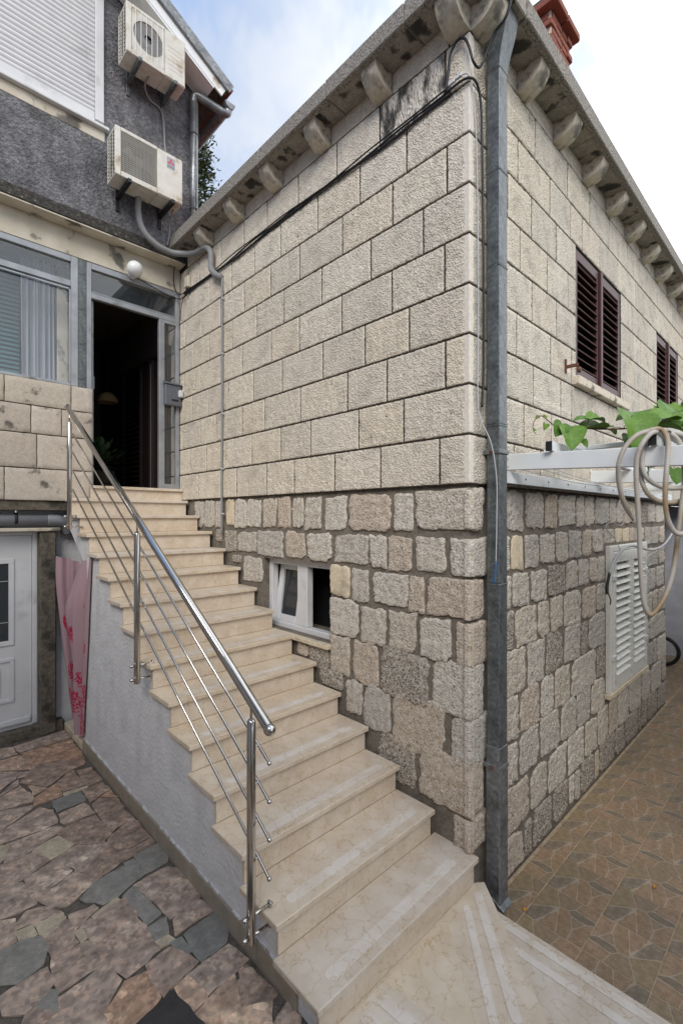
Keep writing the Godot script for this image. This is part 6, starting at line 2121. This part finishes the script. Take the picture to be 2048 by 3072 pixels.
func vine() -> void:
	var l := thing("vine", "vine shoot with large heart shaped green leaves trained over the pergola", "vine")
	var pts := []
	for p in STEM:
		pts.append(V(p[0], p[1], p[2]))
	var path := curve(pts, 0.01)
	var rad := PackedFloat32Array()
	for i in path.size():
		rad.append(lerpf(0.0014, 0.005, minf(1.0, i / 60.0)))
	var st := S(true)
	tube(st, path, 0.004, 7, rad)
	put(st, "stem", M.stem, l)
	# heart shaped blade, folded along the midrib and drooping at the tip
	for q in LEAVES:
		var c := V(q[0], q[1], q[2])
		var t := V(q[4], q[5], q[6]).normalized()
		var n := V(q[7], q[8], q[9]).normalized()
		var x := t.cross(n).normalized()
		var s: float = q[3] * 1.12
		var fold := rng.randf_range(0.25, 0.65)
		var droop := rng.randf_range(0.15, 0.6)
		st = S(true)
		var N := 12
		var R := 5
		for side: float in [-1.0, 1.0]:
			var g := []
			for i in N + 1:
				var v := float(i) / N
				# half width of a heart from lobes (v = 0) to tip (v = 1)
				var hw := 0.5 * pow(sin(PI * pow(v * 0.94 + 0.06, 0.62)), 0.72) * (1.0 - 0.12 * v)
				if i == N:
					hw = 0.0
				var row := PackedVector3Array()
				for j in R + 1:
					var w := float(j) / R
					var lobe := -0.12 * (1.0 - v) * (1.0 - v) * sin(w * PI * 0.8)
					var ly := v * 0.95 - 0.4 + lobe
					var lx := hw * w * side
					var wave := 0.02 * sin(v * 11.0 + side * 2.0) * w * w + 0.012 * sin(v * 22.0) * w
					var lz := fold * absf(lx) * (0.6 + 0.4 * w) - droop * (v - 0.3) * (v - 0.3) + wave - 0.012 * (1.0 if j == 0 else 0.0)
					row.append(c + (x * lx + t * ly + n * lz) * s)
				g.append(row)
			for i in N:
				for j in R:
					if side > 0:
						quad(st, g[i][j], g[i][j + 1], g[i + 1][j + 1], g[i + 1][j])
					else:
						quad(st, g[i][j], g[i + 1][j], g[i + 1][j + 1], g[i][j + 1])
		var lf := put(st, "leaf", M.leaf[int(q[10])], l)
		if s > 0.05:
			# stalk to the shoot
			var foot := c - t * s * 0.42
			var near := pts[0] as Vector3
			for p: Vector3 in pts:
				if p.distance_to(foot) < near.distance_to(foot):
					near = p
			pipe("stalk", [near, (near + foot) / 2 + V(0, 0.012, 0), foot], 0.0022, M.stem, lf, 0.02, 6)

func vine_canopy() -> void:
	# the rest of the vine roofs the lane beyond the picture's edge and keeps its floor in shade
	var l := thing("vine", "dense leafy vine roof over the pergola beyond the hanging hose", "vine")
	var st := S(true)
	for k in 5:
		var z := 0.95 + 0.38 * k
		tube(st, curve([V(0.75 + 0.1 * k, 2.80, z), V(2.0, 2.84, z + 0.1), V(3.2, 2.80, z - 0.1), V(4.7, 2.83, z)], 0.1), 0.008, 6)
	put(st, "stem", M.stem, l)
	st = S()
	for k in 1500:
		var x := rng.randf_range(0.75, 4.8)
		var z := rng.randf_range(maxf(0.95, 1.35 - 0.35 * (x - 0.7)), 2.7)
		var c := V(x, 2.84 + rng.randf_range(-0.07, 0.16), z)
		var n := (Vector3.UP + V(rng.randfn(0, 0.4), 0, rng.randfn(0, 0.4))).normalized()
		var t := n.cross(V(rng.randfn(), rng.randfn(), rng.randfn())).normalized()
		var s := n.cross(t)
		var q := rng.randf_range(0.05, 0.085)
		var mid := c - n * 0.012
		for v: Vector3 in [c - t * q * 0.6, c + s * q * 0.9 - t * q * 0.5, mid, mid, c + s * q * 0.9 - t * q * 0.5, c + t * q, mid, c + t * q, c - s * q * 0.9 - t * q * 0.5, mid, c - s * q * 0.9 - t * q * 0.5, c - t * q * 0.6]:
			st.add_vertex(v)
	put(st, "foliage", M.leaf[1], l)

func neighbours() -> void:
	# the houses that close the yard outside the picture and keep it in shade
	var a := thing("neighbour_house", "plain rendered neighbour house closing the yard on the left outside the view", "house")
	bx("wall", V(-9.0, 0.0, -3.5), V(-5.0, 4.8, 3.4), 0, M.grey_wall, a)
	bx("roof", V(-9.2, 4.81, -3.5), V(-4.8, 5.0, 3.6), 0.02, M.brick2, a)
	var d := thing("neighbour_house", "plain rendered neighbour house facing the yard from behind the viewpoint", "house")
	bx("wall", V(-9.0, 0.0, 4.2), V(-3.9, 5.2, 9.0), 0, M.grey_wall, d)
	bx("roof", V(-9.2, 5.21, 4.0), V(-3.7, 5.4, 9.2), 0.02, M.brick2, d)
	var b := thing("lane_wall", "rendered wall along the far side of the lane outside the view", "wall")
	bx("wall", V(0.2, 0.0, 2.75), V(7.1, 2.6, 2.95), 0, M.grey_wall, b)
	bx("coping", V(0.17, 2.601, 2.72), V(7.1, 2.65, 2.98), 0.008, M.concrete, b)

func corrugated_hose() -> void:
	var l := thing("corrugated_hose", "beige corrugated hose hung in loops over the pergola tube end", "hose")
	var stain := FastNoiseLite.new()
	stain.seed = 4
	stain.frequency = 1.0
	var hm := plain(Color.WHITE, 0.55)
	hm.vertex_color_use_as_albedo = true
	for src in [HOSE_A, HOSE_B]:
		var pts := []
		for p in src:
			pts.append(V(p[0], p[1], p[2]))
		var path := curve(pts, 0.0046)
		var st := S(true)
		var n := path.size()
		var seg := 12
		var up := Vector3.UP
		var prev := PackedVector3Array()
		var prev_c := Color.WHITE
		for i in n:
			var d := (path[mini(i + 1, n - 1)] - path[maxi(i - 1, 0)]).normalized()
			if i == 0:
				up = V(0.3, 0.5, 0.8)
			var x := up.cross(d).normalized()
			up = d.cross(x).normalized()
			var r := 0.0128 if i % 2 == 0 else 0.0098
			var ring := PackedVector3Array()
			for k in seg:
				var a := TAU * k / seg
				ring.append(path[i] + (x * cos(a) + up * sin(a)) * r)
			# brown staining comes and goes along the hose, grime sits in the grooves
			var s := clampf(stain.get_noise_1d(i * 0.006) * 1.8 + 0.08, 0.0, 1.0)
			var c := Color(0.60, 0.57, 0.51).lerp(Color(0.38, 0.27, 0.15), s * s)
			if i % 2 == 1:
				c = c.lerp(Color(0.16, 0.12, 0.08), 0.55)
			if i > 0:
				for k in seg:
					var k2 := (k + 1) % seg
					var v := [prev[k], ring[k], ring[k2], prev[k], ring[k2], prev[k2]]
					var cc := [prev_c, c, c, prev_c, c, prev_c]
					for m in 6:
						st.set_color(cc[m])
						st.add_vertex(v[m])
			prev = ring
			prev_c = c
		put(st, "hose", hm, l)

func lane_rest() -> void:
	# end of the lane
	var w := thing("rendered_wall", "plain grey rendered wall closing the far end of the lane", "wall")
	bx("wall", V(6.86, 0.0, -3.2), V(7.1, 2.55, 4.2), 0, M.grey_wall, w)
	bx("skirting", V(6.845, 0.001, -3.2), V(6.858, 0.10, 4.2), 0.003, M.skirt, w)
	# bicycle half hidden behind the house corner
	var b := thing("bicycle", "bicycle parked behind the corner of the house at the end of the lane", "bicycle", V(6.5, 0.24, -0.42))
	for k in 2:
		var wh := part("wheel", b)
		var o := V(0, 0, -0.85 * k)
		var st := S(true)
		var ring := PackedVector3Array()
		for i in 41:
			ring.append(o + V(0, cos(TAU * i / 40.0), sin(TAU * i / 40.0)) * 0.215)
		tube(st, ring, 0.025, 10)
		put(st, "tyre", M.black, wh)
		st = S(true)
		ring = PackedVector3Array()
		for i in 41:
			ring.append(o + V(0, cos(TAU * i / 40.0), sin(TAU * i / 40.0)) * 0.187)
		tube(st, ring, 0.008, 6)
		for i in 16:
			var a := TAU * i / 16.0
			tube(st, PackedVector3Array([o, o + V(0, cos(a), sin(a)) * 0.187]), 0.001, 4)
		put(st, "rim", M.steel, wh)
	var fm := plain(rgb(60, 64, 72), 0.4)
	for e in [[V(0, 0, -0.85), V(0, 0.02, -0.42)], [V(0, 0.02, -0.42), V(0, 0.38, -0.12)], [V(0, 0.38, -0.12), V(0, 0, 0)], [V(0, 0.02, -0.42), V(0, 0.42, -0.56)], [V(0, 0.36, -0.55), V(0, 0.38, -0.14)], [V(0, 0.36, -0.55), V(0, 0, -0.85)]]:
		pipe("frame", e, 0.014, fm, b, 0.1, 8)
	bx("saddle", V(-0.06, 0.42, -0.68), V(0.06, 0.46, -0.46), 0.015, M.black, b)
	pipe("handlebar", [V(-0.24, 0.52, -0.16), V(0, 0.50, -0.11), V(0.24, 0.52, -0.16)], 0.011, fm, b)
	pipe("stem", [V(0, 0.38, -0.12), V(0, 0.50, -0.11)], 0.012, fm, b)
	# rusty shutter catch
	var k := thing("shutter_catch", "rusty iron shutter catch fixed in the lane wall beside the brown shutters", "catch", V(1.40, 3.50, 0.0))
	bx("plate", V(-0.01, 0.0, 0.0), V(0.01, 0.11, 0.012), 0.002, M.rust, k)
	bx("arm", V(-0.008, 0.035, 0.004), V(0.008, 0.06, 0.10), 0.003, M.rust, k)
	var st := S(true)
	lathe(st, [Vector2(0, -0.01), Vector2(0.022, -0.01), Vector2(0.022, 0.01), Vector2(0, 0.01)], Transform3D(Basis(Vector3.RIGHT, PI / 2), V(0.0, 0.005, 0.105)), 16)
	put(st, "roller", M.rust, k)
	# loose grey cable draped over the white shutters, its end taped black
	var c := thing("loose_cable", "grey cable draped across the top of the white shutters with a black taped end", "cable")
	pipe("cable", [V(4.7, 2.18, 0.06), V(4.2, 2.06, 0.08), V(3.6, 2.02, 0.10), V(3.1, 2.06, 0.11), V(2.75, 2.10, 0.11), V(2.5, 2.07, 0.10), V(2.38, 1.98, 0.07), V(2.30, 1.86, 0.05)], 0.012, M.cable_grey, c)
	pipe("taped_end", [V(2.305, 1.87, 0.05), V(2.27, 1.76, 0.04), V(2.25, 1.68, 0.045)], 0.013, M.cable, c)
	pipe("bare_wire", [V(2.26, 1.70, 0.045), V(2.30, 1.62, 0.06), V(2.31, 1.58, 0.05)], 0.005, M.cable, c)
	var wv := thing("thin_wire", "thin white wire dangling down the rubble wall above the white shutters", "wire")
	pipe("wire", [V(2.62, 2.58, 0.06), V(2.5, 2.48, 0.07), V(2.7, 2.40, 0.07), V(2.62, 2.30, 0.06), V(2.35, 2.33, 0.05), V(2.2, 2.28, 0.05), V(2.4, 2.18, 0.06), V(2.55, 2.06, 0.07)], 0.003, M.cable_grey, wv)
	var tw := thing("green_twine", "frayed green twine knotted to the pergola tube behind the hose", "twine")
	for i in 7:
		var r := rng.randf_range(-0.012, 0.012)
		pipe("strand", [V(0.52 + r, 2.77, 0.80), V(0.51 + r, 2.72, 0.79 + r), V(0.50 - r, 2.66, 0.78 - r), V(0.49 + r * 2, 2.60 - absf(r) * 3, 0.76 + r)], 0.0013, plain(rgb(110, 176, 140), 0.7), tw, 0.02, 5)

func tree() -> void:
	# dark conifer behind the grey house
	var t := thing("conifer", "dark green conifer showing between the grey house and the stone cornice", "tree", V(1.98, 0.0, -7.78))
	var st := S(true)
	tube(st, PackedVector3Array([V(0, 0, 0), V(0.05, 4, 0), V(0, 8, 0.05), V(0.02, 9.9, 0)]), 0.2, 10, PackedFloat32Array([0.28, 0.2, 0.12, 0.02]))
	put(st, "trunk", M.stem, t)
	st = S()
	var cols := [Color(0.035, 0.06, 0.02), Color(0.06, 0.085, 0.028), Color(0.10, 0.12, 0.04)]
	for k in 700:
		var f := pow(rng.randf(), 0.8)
		var y := lerpf(2.5, 10.2, f)
		var rad := (1.55 * (1.0 - f) + 0.30) * rng.randf_range(0.55, 1.0)
		var a := rng.randf() * TAU
		var c := V(cos(a) * rad, y + rng.randf_range(-0.2, 0.2), sin(a) * rad)
		var out := V(cos(a), 0.25, sin(a)).normalized()
		var col: Color = cols[0] if rng.randf() < 0.5 else (cols[1] if rng.randf() < 0.75 else cols[2])
		for j in 26:
			var p := c + V(rng.randfn(0, 0.11), rng.randfn(0, 0.13), rng.randfn(0, 0.11))
			var d := (out + V(rng.randfn(0, 0.5), rng.randfn(0, 0.5), rng.randfn(0, 0.5))).normalized()
			var s := d.cross(V(rng.randfn(), rng.randfn(), rng.randfn())).normalized() * rng.randf_range(0.012, 0.026)
			var ln := rng.randf_range(0.07, 0.14)
			st.set_color(col * rng.randf_range(0.8, 1.2))
			quad(st, p, p + d * ln * 0.5 + s, p + d * ln, p + d * ln * 0.5 - s)
	var fm := plain(Color.WHITE, 0.7)
	fm.vertex_color_use_as_albedo = true
	fm.cull_mode = BaseMaterial3D.CULL_DISABLED
	put(st, "crown", fm, t)

func _ready() -> void:
	# camera: 16 mm lens held level, 2.37 m above the lane
	var cam := Camera3D.new()
	cam.name = "camera"
	cam.position = Vector3(-2.401, 2.37, 1.438)
	cam.rotation_degrees = Vector3(0, -43.802, 0)
	cam.projection = Camera3D.PROJECTION_FRUSTUM
	cam.near = 0.05
	cam.far = 400
	cam.size = 2 * 0.05 * 1536.0 / 1405.0
	cam.frustum_offset = Vector2(0, 0.05 * 17.0 / 1405.0)
	add_child(cam)
	cam.current = true
	# bright broken overcast
	var env := Environment.new()
	env.background_mode = Environment.BG_SKY
	env.sky = Sky.new()
	var sm := PanoramaSkyMaterial.new()
	sm.panorama = ImageTexture.create_from_image(sky_image())
	env.sky.sky_material = sm
	env.background_energy_multiplier = 1.0
	env.tonemap_mode = Environment.TONE_MAPPER_LINEAR
	env.tonemap_exposure = 1.75
	env.sdfgi_enabled = true
	env.ssao_enabled = true
	env.ssil_enabled = true
	var we := WorldEnvironment.new()
	we.name = "world_environment"
	we.environment = env
	add_child(we)
	var sun := DirectionalLight3D.new()
	sun.name = "sun"
	sun.light_energy = 0.5
	sun.light_color = Color(1.0, 0.978, 0.945)
	sun.light_angular_distance = 30.0
	sun.shadow_enabled = true
	add_child(sun)
	sun.look_at_from_position(Vector3.ZERO, -Vector3(-0.60, 0.60, 0.53))

	rng.seed = 7
	nz.seed = 3
	nz.noise_type = FastNoiseLite.TYPE_SIMPLEX_SMOOTH
	nz.frequency = 1.0
	nz.fractal_octaves = 2
	nf.seed = 9
	nf.noise_type = FastNoiseLite.TYPE_SIMPLEX_SMOOTH
	nf.frequency = 0.6
	nf.fractal_octaves = 1
	make_materials()
	grounds()
	stone_house()
	grey_house()
	stairs()
	railing()
	lane_downpipe()
	pergola()
	house_things()
	vine()
	vine_canopy()
	neighbours()
	corrugated_hose()
	lane_rest()
	tree()
